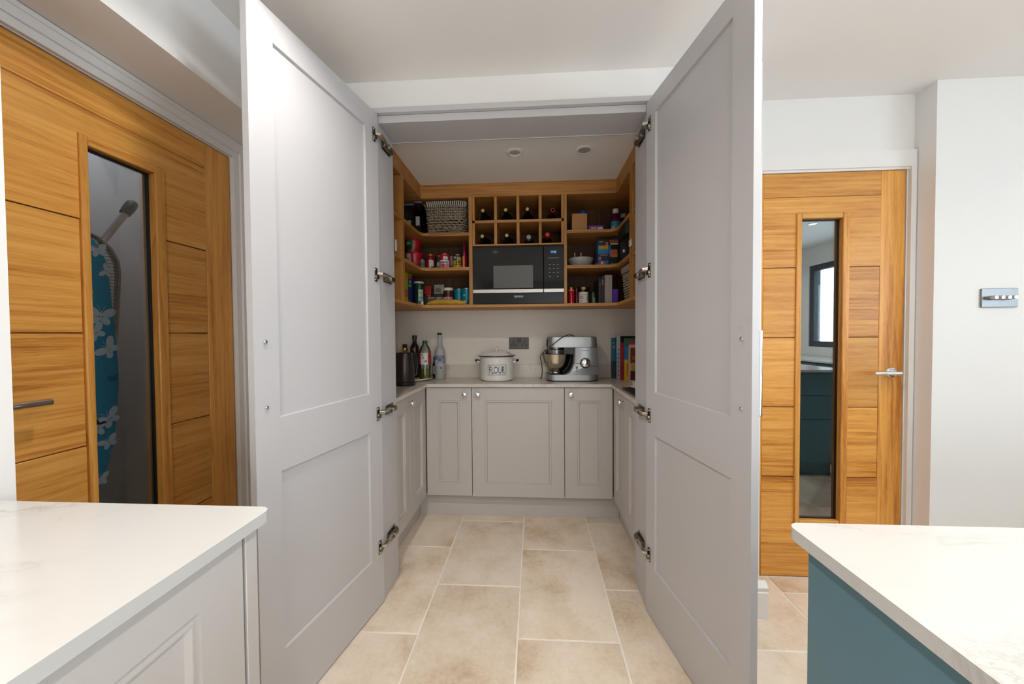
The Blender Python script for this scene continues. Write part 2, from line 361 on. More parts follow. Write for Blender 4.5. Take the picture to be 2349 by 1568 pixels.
# hall behind the right door
HALL = mat('hall_plaster', 'a9a7a3', 0.85, var=0.04, scale=4)
struct('wall_hall', B().box(1.94, 2.02, 1.96, 4.1, 0, CZ).box(0.957, 1.94, 4.0, 4.1, 0, CZ).box(0.957, 2.02, 1.96, 4.1, CZ, CZ + 0.08).box(0.90, 0.957, 2.80, 4.1, 0, CZ), HALL)
skirt('baseboard_hall', lambda p: B().prism([(1.94 - a, h) for a, h in p], 'y', 1.97, 4.0))

# kitchen window on the far side wall and an unseen glazed opening behind the camera, added for more light
def window(n, bars, pane_box, label):
    t = thing('window_%d' % n, label, None, (0, 0, 0), kind='structure')
    for bx in bars: put('window_frame', B().box(*bx, 0.003), mat('anthracite_frame', '35383b', 0.5), t)
    put('pane', B().box(*pane_box), PANE_CLEAR, t)
window(1, [(3.66, 3.72, -1.32, -1.25, 1.02, 2.08), (3.66, 3.72, 0.55, 0.62, 1.02, 2.08), (3.66, 3.72, -0.39, -0.31, 1.09, 2.01), (3.66, 3.72, -1.25, 0.55, 1.02, 1.09), (3.66, 3.72, -1.25, 0.55, 2.01, 2.08)], (3.685, 3.691, -1.25, 0.55, 1.09, 2.01), 'dark framed kitchen window')
window(2, [(-0.2, -0.12, -3.28, -3.22, 0, 2.15), (2.52, 2.6, -3.28, -3.22, 0, 2.15), (1.16, 1.24, -3.28, -3.22, 0.07, 2.08), (-0.12, 2.52, -3.28, -3.22, 0, 0.07), (-0.12, 2.52, -3.28, -3.22, 2.08, 2.15)], (-0.12, 2.52, -3.253, -3.247, 0.07, 2.08), 'unseen glazed opening added for rear fill light')

# grey pantry surround
struct('trim_3', B().box(-0.722, -0.690, 1.597, 1.775, 0.0, 2.157, 0.0008), GREY, 'grey painted left jamb of the pantry')
struct('trim_4', B().box(0.487, 0.515, 1.600, 1.790, 0.0, 2.157, 0.0008), GREY, 'grey painted right jamb of the pantry')
struct('trim_5', B().box(-0.722, 0.515, 1.606, 1.785, 2.157, 2.190, 0.0008).box(-0.735, 0.53, 1.585, 1.606, 2.190, 2.213, 0.001).box(-0.722, 0.515, 1.774, 1.782, 2.1545, 2.157), GREY, 'grey painted head of the pantry surround')

# ================================================================== OAK DOORS
def oak_door(n, label, rows, glass, frame, width, height, stile_w, top_rail, bot_rail, pane, handle):
    """local frame: x along width (0..width), y depth (front face at 0, goes to +0.044), z up"""
    t = thing('door_%d' % n, label, None, (0, 0, 0), kind='structure')
    T = 0.044; s = stile_w; g0, g1, gz0, gz1 = glass; f0, f1, fz0, fz1 = frame
    put('core', B().box(0.004, f0, 0.007, T - 0.007, 0.004, height - 0.004).box(f1, width - 0.004, 0.007, T - 0.007, 0.004, height - 0.004).box(f0, f1, 0.007, T - 0.007, 0.004, fz0).box(f0, f1, 0.007, T - 0.007, fz1, height - 0.004), mat('groove_oak', '6e4016', 0.6, var=0.1), t, True)
    for x0 in (0, width - s): put('stile', B().box(x0, x0 + s, 0, T, 0, height, 0.0016), door_oak('z'), t, True)
    put('top_rail', B().box(s, width - s, 0, T, top_rail, height, 0.0016), door_oak('x'), t, True)
    put('bottom_rail', B().box(s, width - s, 0, T, 0, bot_rail, 0.0016), door_oak('x'), t, True)
    zs = [bot_rail] + rows + [top_rail]
    for i in range(len(zs) - 1):
        a, b = zs[i], zs[i + 1]
        if a < fz0 < b or a < fz1 < b:      # this plank runs past the end of the glass
            q = B(); lo = min(max(fz1, a), b) if fz1 < b else fz0
            if fz1 < b: pts = [(s, a), (f0, a), (f0, fz1), (f1, fz1), (f1, a), (width - s, a), (width - s, b), (s, b)]
            else: pts = [(s, a), (width - s, a), (width - s, b), (f1, b), (f1, fz0), (f0, fz0), (f0, b), (s, b)]
            pts = [(p[0], p[1] + (0.0022 if p[1] == a else -0.0022 if p[1] == b else 0)) for p in pts]
            put('plank', q.prism(pts, 'y', 0.0, T), door_oak('x'), t, True)
        else:
            put('plank', B().box(s + 0.0006, f0, 0, T, a + 0.0013, b - 0.0013, 0.0022), door_oak('x'), t, True)
            put('plank', B().box(f1, width - s - 0.0006, 0, T, a + 0.0013, b - 0.0013, 0.0022), door_oak('x'), t, True)
    fm = door_oak('z')
    def bead(x0, x1, z0, z1, ax): put('glazing_bead', B().box(x0, x1, -0.008, T, z0, z1, 0.003), door_oak(ax), t, True)
    bead(f0, g0, fz0, fz1, 'z'); bead(g1, f1, fz0, fz1, 'z'); bead(g0, g1, fz0, gz0, 'x'); bead(g0, g1, gz1, fz1, 'x')
    q = B(); k = 0.005
    q.box(g0, g0 + k, 0.016, 0.026, gz0, gz1).box(g1 - k, g1, 0.016, 0.026, gz0, gz1).box(g0, g1, 0.016, 0.026, gz0, gz0 + k).box(g0, g1, 0.016, 0.026, gz1 - k, gz1)
    put('gasket', q, BLACK, t, True)
    put('pane', B().box(g0 + k, g1 - k, 0.020, 0.024, gz0 + k, gz1 - k), pane, t, True)
    hx_, hz, hd = handle
    h = put('lever_handle', B().tube([(hx_, -0.048, hz), (hx_ + 0.03 * hd, -0.050, hz), (hx_ + 0.118 * hd, -0.050, hz)], 0.0095, 12).tube([(hx_, -0.002, hz), (hx_, -0.050, hz)], 0.009, 12), CHROME, t, True)
    put('rose', B().lathe([(0.0, -0.009), (0.022, -0.009), (0.025, -0.006), (0.026, 0.0)], (hx_, 0, hz), 28, 'y'), CHROME, h, True)
    return t
# right door: x 1.009..1.771, front at y = 1.86
d2 = oak_door(2, 'closed oak door with tall glass slot and chrome lever, beside the switch', [0.498, 0.842, 1.183, 1.523], (0.288, 0.476, 0.284, 1.757), (0.264, 0.508, 0.262, 1.783), 0.762, 1.977, 0.111, 1.863, 0.162, PANE_DOUBLE, (0.707, 1.013, -1))
d2.location = (1.009, 1.86, 0.004)
# left door: lies in the x = -1.305 plane, its local x runs along +y
d1 = oak_door(1, 'oak door with tall glass slot, ironing board seen behind it', [0.56, 0.893, 1.222, 1.551], (0.333, 0.520, 0.300, 1.770), (0.312, 0.554, 0.277, 1.798), 0.838, 1.976, 0.119, 1.877, 0.175, PANE_CLEAR, (0.083, 1.043, 1))
d1.location = (-1.305, 0.667, 0.004); d1.rotation_euler = (0, 0, PI / 2)

# ================================================================== TALL PANTRY DOORS
def frame_mesh(w, h, t, holes, ch=0.002):
    """flat slab frame with rectangular openings stacked vertically; faces at y=0 and y=t"""
    b = B(); x0, x1 = holes[0][0], holes[0][1]; zs = [0.0]
    for (_, _, a, c) in holes: zs += [a, c]
    zs.append(h)
    b.box(0, x0, 0, t, 0, h).box(x1, w, 0, t, 0, h)
    for i in range(0, len(zs), 2): b.box(x0, x1, 0, t, zs[i], zs[i + 1])
    return b
HINGE_Z = (0.268, 0.865, 1.478, 2.086)
def pantry_door(side, label, hinge, ang, wdt, px0, px1, zr):
    """local x = distance from hinge, local y = thickness (0 = inside face seen in the photo, +0.022 outside)"""
    t = thing('pantry_door', label, 'cupboard door', (hinge[0], hinge[1], 0.008), group='tall pantry doors')
    # world direction along the width and the outward (away from the opening) normal
    d = Vector((side * math.sin(ang), -math.cos(ang), 0)); nrm = Vector((side * math.cos(ang), math.sin(ang), 0))
    def W(b):
        b.v = [tuple(d * p[0] + nrm * p[1] + Vector((0, 0, p[2]))) for p in b.v]; return b
    T = 0.022; Hh = 2.180
    holes = [(px0, px1, zr[0], zr[1]), (px0, px1, zr[2], zr[3])]
    fr = B(); x0, x1 = px0, px1; zs = [0.0, zr[0], zr[1], zr[2], zr[3], Hh]
    fr.box(0, x0, 0, T, 0, Hh).box(x1, wdt, 0, T, 0, Hh)
    for i in (0, 2, 4): fr.box(x0, x1, 0, T, zs[i], zs[i + 1])
    put('frame', W(fr), GREY, t, True)
    for (a, b_, c, e) in holes:
        put('panel', W(B().box(a - 0.001, b_ + 0.001, 0.008, 0.014, c - 0.001, e + 0.001)), GREY, t, True)
        k = 0.004; q = B()      # chamfered fillet round the recess
        for (u0, u1, w0, w1, du, dw) in ((a, a, c, e, 1, 0), (b_, b_, c, e, -1, 0)):
            q.add([(u0, 0.0, w0), (u0 + du * k * 0.5, 0.008, w0), (u0 + du * k * 0.5, 0.008, w1), (u0, 0.0, w1)], [(0, 1, 2, 3)])
        for (w0, dw) in ((c, 1), (e, -1)):
            q.add([(a, 0.0, w0), (b_, 0.0, w0), (b_, 0.008, w0 + dw * k * 0.5), (a, 0.008, w0 + dw * k * 0.5)], [(0, 1, 2, 3)])
        put('panel_moulding', W(q), GREY, t, True)
    bx = wdt - 0.0365
    for z in (0.993, 1.188):
        put('bolt', W(B().lathe([(0.0, -0.005), (0.004, -0.005), (0.006, -0.0035), (0.0065, 0.0)], (bx, 0, z), 14, 'y')), CHROME, t, True)
    hd = put('bar_handle', W(B().tube([(bx, 0.0545, 0.97), (bx, 0.0545, 1.211)], 0.006, 10).tube([(bx, 0.022, 0.993), (bx, 0.0545, 0.993)], 0.005, 8).tube([(bx, 0.022, 1.188), (bx, 0.0545, 1.188)], 0.005, 8)), CHROME, t, True)
    for z in HINGE_Z:
        zz = z - 0.008; s0 = 0.030
        h = put('hinge', W(B().box(s0 - 0.010, s0 + 0.010, -0.003, 0.0, zz - 0.030, zz + 0.030, 0.001)), DKNICKEL, t, True)
        # arm from the plate round to the body screwed on the jamb
        P0 = Vector((hinge[0], hinge[1], 0)) + d * (s0 - 0.004) - nrm * 0.006; P1 = P0 - nrm * 0.013 - d * 0.010
        jf = -0.690 if side < 0 else 0.487; sg = 1 if side < 0 else -1; yb = 1.632
        arm = [P0 + Vector((0, 0, z + 0.006)), P1 + Vector((0, 0, z + 0.006)), Vector((jf + sg * 0.019, yb + 0.004, z + 0.006)), Vector((jf + sg * 0.015, yb + 0.03, z + 0.004))]
        put('arm', B().tube(arm, [0.0075, 0.0085, 0.0085, 0.007], 8), NICKEL, h)
        body = B().box(jf + sg * 0.0003, jf + sg * 0.003, yb + 0.006, yb + 0.098, z - 0.021, z + 0.021, 0.001)
        body.box(jf + sg * 0.003, jf + sg * 0.020, yb, yb + 0.050, z - 0.017, z + 0.013, 0.003)
        body.box(jf + sg * 0.003, jf + sg * 0.027, yb + 0.030, yb + 0.088, z - 0.015, z + 0.009, 0.004)
        body.box(jf + sg * 0.003, jf + sg * 0.014, yb + 0.080, yb + 0.104, z - 0.011, z + 0.007, 0.002)
        put('hinge_body', body, DKNICKEL, h)
        put('link_pin', B().box(jf + sg * 0.020, jf + sg * 0.0285, yb + 0.034, yb + 0.044, z - 0.012, z + 0.006, 0.001), NICKEL, h)
        put('hinge_cup', W(B().lathe([(0.0, -0.010), (0.010, -0.010), (0.012, -0.003)], (s0 - 0.004, 0, zz - 0.010), 14, 'y')), DKNICKEL, h, True)
        for dz in (-0.022, 0.022):
            put('screw', W(B().lathe([(0.0, -0.005), (0.003, -0.005), (0.004, -0.003)], (s0 + 0.003, 0, zz + dz), 10, 'y')), NICKEL, h, True)
    return t
pantry_door(-1, 'tall grey two-panel cupboard door standing open on the ironing board side', (-0.6865, 1.593), math.radians(10.5), 0.613, 0.088, 0.529, (0.226, 0.787, 0.955, 2.090))
pantry_door(1, 'tall grey two-panel cupboard door standing open beside the lever-handled oak door', (0.4815, 1.598), math.radians(9.9), 0.594, 0.073, 0.512, (0.218, 0.781, 0.961, 2.105))

# ================================================================== FITTED KITCHEN UNITS
def knob_geo(c, axis, sgn, r=0.0155):
    """round chrome knob standing on a surface at c, pointing along sgn*axis"""
    pr = [(0.0, 0.0), (0.009, 0.0), (0.009, 0.003), (0.0055, 0.006), (0.0055, 0.014), (r * 0.86, 0.017), (r, 0.020), (r, 0.026), (r * 0.82, 0.031), (0.0, 0.033)]
    return B().lathe([(a, sgn * h) for a, h in pr], c, 20, axis)
def panel_rings(u0, u1, v0, v1, rings, back):
    """rectangular moulded door: rings = [(inset_u, inset_v, depth)], returns verts (u, depth, v), faces"""
    vs = []; fs = []
    def ring(iu, iv, d): vs.extend([(u0 + iu, d, v0 + iv), (u1 - iu, d, v0 + iv), (u1 - iu, d, v1 - iv), (u0 + iu, d, v1 - iv)])
    ring(0, 0, back)
    for r in rings: ring(*r)
    n = len(rings) + 1
    for k in range(n - 1):
        for i in range(4): j = (i + 1) % 4; fs.append((k * 4 + i, k * 4 + j, (k + 1) * 4 + j, (k + 1) * 4 + i))
    fs.append((3, 2, 1, 0)); fs.append(tuple((n - 1) * 4 + i for i in range(4)))
    return vs, fs
def shaker(mu, mv):
    return [(0, 0, 0.001), (0.001, 0.001, 0.0), (mu, mv, 0.0), (mu + 0.0015, mv + 0.0015, 0.004), (mu + 0.009, mv + 0.009, 0.004), (mu + 0.0105, mv + 0.0105, 0.0015), (mu + 0.0135, mv + 0.0135, 0.0015), (mu + 0.018, mv + 0.018, 0.010)]
def cab_door(parent, u0, u1, v0, v1, plane, facing, mu, mv, m, knob=None, name='door'):
    """facing: 'y-' door front at y=plane looking to the camera; 'x+' / 'x-' side runs"""
    vs, fs = panel_rings(u0, u1, v0, v1, shaker(mu, mv), 0.020)
    f = {'y-': lambda p: (p[0], plane + p[1], p[2]), 'x+': lambda p: (plane - p[1], p[0], p[2]), 'x-': lambda p: (plane + p[1], p[0], p[2])}[facing]
    o = put(name, B().add([f(p) for p in vs], fs), m, parent)
    if knob:
        c = f((knob[0], 0, knob[1])); ax, sg = {'y-': ('y', -1), 'x+': ('x', 1), 'x-': ('x', -1)}[facing]
        put('knob', knob_geo(c, ax, sg), CHROME, o)
    return o
DT, DB = 0.866, 0.150
# back run
def unit(label, x0, x1, knob_x, mu, bottom):
    t = thing('base_cabinet', label, 'cabinet', ((x0 + x1) / 2, 2.53, 0.0), group='pantry base cabinets')
    put('carcass', B().box(x0 + 0.001, x1 - 0.001, 2.369, 2.698, 0.148, 0.869), GREY2, t)
    cab_door(t, x0 + 0.002, x1 - 0.002, bottom, DT, 2.348, 'y-', mu, 0.082, GREY2, (knob_x, 0.826))
unit('narrow grey cabinet under the bottles, knob at its upper corner', -0.713, -0.410, -0.455, 0.078, DB + 0.003)
unit('wide grey cabinet with square panel below the flour tin', -0.410, 0.1925, -0.369, 0.082, DB)
unit('narrow grey cabinet under the food mixer', 0.1925, 0.500, 0.232, 0.078, DB)
def side_unit(label, sgn, plane, wall, ys, knob, knob_door):
    t = thing('base_cabinet', label, 'cabinet', ((plane + wall) / 2, 2.2, 0.0), group='pantry base cabinets')
    put('carcass', B().box(plane - sgn * 0.021, wall - sgn * -0.002, ys[0], 2.698, 0.148, 0.869), GREY2, t)
    for i in range(2):
        cab_door(t, ys[i] + 0.0015, ys[i + 1] - 0.0015, DB, DT, plane, 'x+' if sgn > 0 else 'x-', 0.07, 0.082, GREY2, knob if i == knob_door else None)
side_unit('grey two-door cabinet on the kettle side of the pantry', 1, -0.715, -1.03, (1.782, 2.038, 2.345), (2.018, 0.826), 0)
side_unit('grey two-door cabinet on the cookbook side of the pantry', -1, 0.5025, 0.83, (1.797, 2.046, 2.345), (2.075, 0.826), 1)
tag(put('plinth', B().box(-0.775, 0.550, 2.398, 2.414, 0.0, 0.146, 0.001), GREY2, origin=(-0.11, 2.405, 0)), 'long grey plinth board under the back pantry cabinets', 'plinth')
tag(put('plinth', B().box(-0.791, -0.776, 1.782, 2.414, 0.0, 0.147, 0.001), GREY2, origin=(-0.783, 2.1, 0)), 'grey plinth board under the kettle side cabinet', 'plinth')
tag(put('plinth', B().box(0.551, 0.566, 1.797, 2.414, 0.0, 0.147, 0.001), GREY2, origin=(0.558, 2.1, 0)), 'grey plinth board under the cookbook side cabinet', 'plinth')
WZ = 0.891
wt = thing('worktop', 'pale stone U-shaped worktop with upstand inside the pantry', 'worktop', (-0.1, 2.5, WZ))
put('slab', B().prism([(-1.029, 1.780), (-0.701, 1.780), (-0.701, 2.333), (0.4865, 2.333), (0.4865, 1.795), (0.829, 1.795), (0.829, 2.699), (-1.029, 2.699)], 'z', WZ - 0.020, WZ), QUARTZP, wt)
put('upstand', B().box(-1.014, 0.814, 2.684, 2.699, WZ, 0.988, 0.001), QUARTZP, wt)
put('upstand', B().box(-1.029, -1.014, 1.78, 2.699, WZ, 0.988, 0.001), QUARTZP, wt)
put('upstand', B().box(0.814, 0.829, 1.795, 2.699, WZ, 0.988, 0.001), QUARTZP, wt)

# foreground units
def fore_top(name, label, pts, r, z1, th=0.020):
    o = put(name, B().prism(rounded(pts, r, 7), 'z', z1 - th, z1), QUARTZ, origin=(pts[0][0], pts[0][1], z1)); return tag(o, label, 'worktop')
fore_top('worktop', 'white veined worktop in front of the ironing board door', [(-1.073, -1.9), (-0.482, -1.9), (-0.482, 0.635), (-1.073, 0.635)], [0, 0, 0.020, 0], 0.900)
lc = thing('base_cabinet', 'pale grey cabinet under the worktop in front of the ironing board door', 'cabinet', (-0.78, -0.2, 0))
put('carcass', B().box(-1.07, -0.523, -1.88, 0.589, 0.12, 0.879), GREY2, lc)
put('end_panel', B().box(-1.07, -0.500, 0.592, 0.618, 0.0, 0.879, 0.001), GREY2, lc)
for y1 in (0.588, 0.086, -0.416):
    cab_door(lc, y1 - 0.498, y1, 0.15, 0.872, -0.502, 'x+', 0.080, 0.070, GREY2)
put('plinth', B().box(-0.57, -0.555, -1.88, 0.589, 0.0, 0.119), GREY2, lc)
fore_top('worktop', 'white veined island worktop with a rounded corner, over the teal panel', [(0.4135, -0.9), (2.60, -0.9), (2.60, 0.622), (0.4135, 0.622)], [0, 0, 0, 0.020], 0.900)
isl = thing('kitchen_island', 'teal painted kitchen island under the white veined worktop', 'kitchen island', (1.5, -0.1, 0))
put('carcass', B().box(0.450, 2.56, -0.86, 0.574, 0.10, 0.879), TEAL, isl)
put('end_panel', B().box(0.431, 0.449, -0.86, 0.596, 0.0, 0.879, 0.001), TEAL, isl)
for k in range(3):
    for z0, z1 in ((0.12, 0.48), (0.484, 0.68), (0.684, 0.874)):
        put('drawer_front', B().box(0.452 + k * 0.70, 1.148 + k * 0.70, 0.575, 0.595, z0, z1, 0.001), TEAL, isl)
put('plinth', B().box(0.45, 2.5, 0.52, 0.54, 0, 0.099), TEAL, isl)
# sink run under the window (seen only in the door glass)
sk = thing('sink_cabinet', 'dark sink cabinet under the kitchen window, reflected in the door glass', 'cabinet', (3.36, -0.4, 0))
put('carcass', B().box(3.09, 3.64, -2.0, 1.2, 0.0, 0.879), mat('dark_green_paint', '3a4440', 0.5), sk)
for k in range(4): put('door', B().box(3.07, 3.089, -1.98 + k * 0.8, -1.19 + k * 0.8, 0.12, 0.87, 0.002), MATS['dark_green_paint'], sk)
tag(put('worktop', B().box(3.05, 3.645, -2.0, 1.2, 0.88, 0.90, 0.002), QUARTZ, origin=(3.35, -0.4, 0.88)), 'white worktop under the kitchen window, reflected in the door glass', 'worktop')
tp = thing('tap', 'chrome sink tap reflected in the door glass', 'tap', (3.5, -0.2, 0.90))
put('spout', B().tube([(3.5, -0.2, 0.9), (3.5, -0.2, 1.14), (3.47, -0.2, 1.19), (3.40, -0.2, 1.20), (3.36, -0.2, 1.17), (3.35, -0.2, 1.13)], 0.014, 10), CHROME, tp)
put('lever', B().tube([(3.5, -0.2, 0.98), (3.5, -0.28, 1.0)], 0.008, 8), CHROME, tp)

# ================================================================== UPPER SHELVING (fitted oak)
SH = thing('shelf_unit', 'fitted U-shaped oak shelving with a wine rack above the pantry worktop', 'shelving', (-0.1, 2.5, 1.39))
XL, XR, YF, YB = -0.739, 0.529, 2.375, 2.698; WL, WR = -1.028, 0.828
def l_shelf(z0, z1, name='shelf'):
    r = 0.055
    a = rounded([(WL, 2.054), (XL, 2.054), (XL, YF), (-0.424, YF), (-0.424, YB), (WL, YB)], [0, 0, r, 0, 0, 0], 8)
    put(name, B().prism(a, 'z', z0, z1), shelf_oak('x'), SH)
def r_shelf(z0, z1, name='shelf'):
    r = 0.055
    a = rounded([(WR, 2.056), (WR, YB), (0.2145, YB), (0.2145, YF), (XR, YF), (XR, 2.056)], [0, 0, 0, 0, r, 0], 8)
    put(name, B().prism(a, 'z', z0, z1), shelf_oak('x'), SH)
for z0, z1 in ((1.860, 1.880), (1.635, 1.655)):
    l_shelf(z0, z1); r_shelf(z0, z1)
    put('shelf', B().box(WL, XL, 1.80, 2.016, z0 - 0.005, z1 - 0.005, 0.001), shelf_oak('y'), SH)
    put('shelf', B().box(XR, WR, 1.80, 1.994, z0 - 0.005, z1 - 0.005, 0.001), shelf_oak('y'), SH)
ub = rounded([(WL, 1.80), (XL, 1.80), (XL, YF), (XR, YF), (XR, 1.80), (WR, 1.80), (WR, YB), (WL, YB)], [0, 0, 0.055, 0.055, 0, 0, 0, 0], 8)
put('bottom_board', B().prism(ub, 'z', 1.3915, 1.4095), shelf_oak('x'), SH)
ut = rounded([(WL, 1.80), (XL, 1.80), (XL, YF), (XR, YF), (XR, 1.80), (WR, 1.80), (WR, YB), (WL, YB)], [0, 0, 0.012, 0.012, 0, 0, 0, 0], 4)
put('top_board', B().prism([(x, y) for x, y in ut], 'z', 2.108, 2.122), shelf_oak('x'), SH)
def inset(pts_off):
    o = pts_off
    return rounded([(XL, 1.80), (XL, YF), (XR, YF), (XR, 1.80), (XR + o, 1.80), (XR + o, YF + o), (XL - o, YF + o), (XL - o, 1.80)], [0, 0.02, 0.02, 0, 0, 0, 0, 0], 5)
put('cornice', B().prism(inset(0.02), 'z', 2.1225, 2.1945), shelf_oak('x'), SH)
def upright(x0, x1, y0, y1, z0=1.410, z1=2.1075): put('upright', B().box(x0, x1, y0, y1, z0, z1, 0.001), shelf_oak('z'), SH)
upright(WL, XL + 0.002, 2.017, 2.053); upright(XR - 0.002, WR, 1.995, 2.055)
upright(-0.4235, -0.399, YF - 0.002, YB); upright(0.1945, 0.214, YF - 0.002, YB)
upright(WL, XL + 0.002, 1.782, 1.800); upright(XR - 0.002, WR, 1.795, 1.80)
put('rack_board', B().box(-0.3985, 0.194, YF, YB, 1.790, 1.800, 0.001), shelf_oak('x'), SH)
put('rack_shelf', B().box(-0.3985, 0.194, YF, YB, 1.938, 1.956, 0.001), shelf_oak('x'), SH)
put('rack_stile', B().box(-0.3985, -0.3835, YF, YF + 0.02, 1.8005, 2.107, 0.001), shelf_oak('z'), SH)
put('rack_stile', B().box(0.179, 0.194, YF, YF + 0.02, 1.8005, 2.107, 0.001), shelf_oak('z'), SH)
for xc in (-0.2467, -0.1005, 0.0433):
    for z0, z1 in ((1.8005, 1.9375), (1.9565, 2.107)):
        put('rack_divider', B().box(xc - 0.0095, xc + 0.0095, YF, YB, z0, z1, 0.001), shelf_oak('z'), SH)
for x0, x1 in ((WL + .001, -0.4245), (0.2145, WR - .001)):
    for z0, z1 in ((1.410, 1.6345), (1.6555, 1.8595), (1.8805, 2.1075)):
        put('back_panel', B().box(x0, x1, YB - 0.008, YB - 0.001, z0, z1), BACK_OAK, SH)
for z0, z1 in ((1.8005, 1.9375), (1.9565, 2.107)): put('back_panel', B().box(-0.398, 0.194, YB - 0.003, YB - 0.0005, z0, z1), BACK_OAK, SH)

# ================================================================== MICROWAVE
mw = thing('microwave', 'black glass built-in microwave below the wine rack', 'microwave', (-0.10, 2.53, 1.41))
X0, X1, Z0, Z1, YM = -0.3975, 0.1935, 1.4105, 1.7845, 2.366
put('body', B().box(X0 + 0.01, X1 - 0.01, 2.388, 2.66, Z0 + 0.002, Z1 - 0.004), BLKMATT, mw)
dm = put('door', B().box(X0, 0.0615, YM, 2.387, 1.506, 1.778, 0.002), BLKGLASS, mw)
put('door_window', B().box(-0.262, -0.005, YM - 0.0012, YM + 0.001, 1.512, 1.657), mat('window_mesh', '5c5c5c', 0.12, var=0.03, scale=400), dm)
cp = put('control_panel', B().box(0.0645, X1, YM, 2.387, 1.506, 1.778, 0.002), BLKGLASS, mw)
put('door_trim', B().box(X0, 0.0615, YM - 0.002, 2.387, 1.481, 1.5055, 0.0015), STEEL, mw)
put('control_trim', B().box(0.0645, X1, YM - 0.002, 2.387, 1.481, 1.5055, 0.0015), STEEL, mw)
pl = put('base_panel', B().box(X0, X1, YM, 2.387, Z0, 1.4805, 0.002), mat('black_enamel', '0c0c0d', 0.25, spec=0.25), mw)
put('top_vent', B().box(X0, X1, YM + 0.004, 2.387, 1.7785, Z1, 0.001), BLKMATT, mw)
def flat_text(name, txt, size, cx, y, cz, m, parent, sx=1.0):
    vs, fs = text_geo(txt, size, sx); return put(name, B().add([(cx + a, y, cz + c) for a, c in vs], fs), m, parent)
LOGOW = mat('logo_white', 'd8d8d8', 0.4)
lg = flat_text('lettering', 'SIEMENS', 0.017, -0.098, YM - 0.0006, 1.456, LOGOW, pl, 0.95)
DISP = mat('display_blue', '6fc4ff', 0.4, emit=1.6)
put('display', B().box(0.106, 0.148, YM - 0.0008, YM, 1.728, 1.752), mat('display_window', '0d2a55', 0.2, emit=0.15), cp)
flat_text('clock_digits', '14:45', 0.017, 0.127, YM - 0.0014, 1.740, DISP, cp, 0.9)
for i in range(12): put('scale_mark', B().box(0.094 + i * 0.0058, 0.0965 + i * 0.0058, YM - 0.0006, YM, 1.699, 1.7035), mat('key_print', 'a8a49c', 0.5), cp)
for r, row in enumerate((1.660, 1.634, 1.608, 1.582)):
    for c in range(3):
        if r == 3 and c == 1: continue
        put('key', B().box(0.098 + c * 0.0258, 0.107 + c * 0.0258, YM - 0.0006, YM, row - 0.0017, row + 0.0017), MATS['key_print'], cp)
put('key', B().lathe([(0, -0.0026), (0.0018, -0.0026), (0.0018, -0.002)], (0.129, YM, 1.493), 10, 'y'), BLACK, cp)

# ================================================================== WINE BOTTLES
GREENGLASS = mat('dark_bottle_glass', '0c0f0a', 0.08, var=0.05)
CAPS = {'black': mat('black_capsule', '100e0c', 0.4), 'grey': mat('grey_capsule', '8e8c8e', 0.4), 'red': mat('red_capsule', 'c4101c', 0.4), 'dark red': mat('dark_red_capsule', '5a0a12', 0.4)}
def wine(label, x, z, tipz, capk, tip, r=0.042):
    t = thing('wine_bottle', label, 'bottle', (x, 2.55, z), group='wine bottles lying in the rack')
    zc = z + r + 0.0004; dz = tipz - zc
    def sweep(prof, m, nm, par=t, e=0.0):
        b = B().lathe(prof, (x, 0, 0), 20, 'y')
        b.v = [(p[0], p[1], p[2] + zc + dz * max(0.0, min(1.0, (2.60 - p[1]) / (2.60 - 2.412)))) for p in b.v]
        return put(nm, b, m, par)
    sweep([(0.0, 2.690), (r * .92, 2.690), (r, 2.686), (r, 2.560), (r * .93, 2.535), (r * .68, 2.505), (0.0190, 2.482), (0.0150, 2.466), (0.0138, 2.455)], GREENGLASS, 'glass')
    c = sweep([(0.0142, 2.490), (0.0142, 2.424), (0.0150, 2.423), (0.0150, 2.414), (0.013, 2.412), (0.0, 2.412)], CAPS[capk], 'capsule')
    if tip == 'gold': sweep([(0.0100, 2.4122), (0.0108, 2.4119), (0.0105, 2.4112), (0.0, 2.4110)], mat('gold_print', 'c4a860', 0.45, var=0.5, scale=220), 'capsule_tip', c)
    if tip == 'ring': sweep([(0.012, 2.4116), (0.0095, 2.4114), (0.0085, 2.4116)], mat('red_ring', 'b0202c', 0.4), 'capsule_tip', c)
cols = [-0.337, -0.186, -0.039, 0.1267]
for i, (x, tz, ck, tp_, lab) in enumerate((
        (-0.3345, 2.031, 'black', 'gold', 'gold-tipped wine bottle in the top row, first from the wicker basket'),
        (-0.183, 2.032, 'black', 'gold', 'gold-tipped wine bottle in the top row, second from the wicker basket'),
        (-0.040, 2.033, 'black', 'gold', 'gold-tipped wine bottle in the top row, third from the wicker basket'),
        (0.1265, 2.022, 'dark red', 'ring', 'wine bottle with a dark red ringed cap in the top row'))):
    wine(lab, x, 1.9565, tz, ck, tp_, 0.042 if tp_ == 'gold' else 0.0375)
for i, (x, tz, ck, tp_, lab) in enumerate((
        (-0.3395, 1.863, 'black', 'gold', 'gold-tipped wine bottle in the lower row, at the end of the rack'),
        (-0.177, 1.864, 'black', 'gold', 'gold-tipped wine bottle in the lower row, beside the grey capped one'),
        (-0.032, 1.851, 'grey', None, 'wine bottle with a grey capsule in the lower row'),
        (0.0915, 1.864, 'red', None, 'wine bottle with a bright red cap in the lower row'))):
    wine(lab, x, 1.8005, tz, ck, tp_, 0.042 if tp_ == 'gold' else 0.0375)

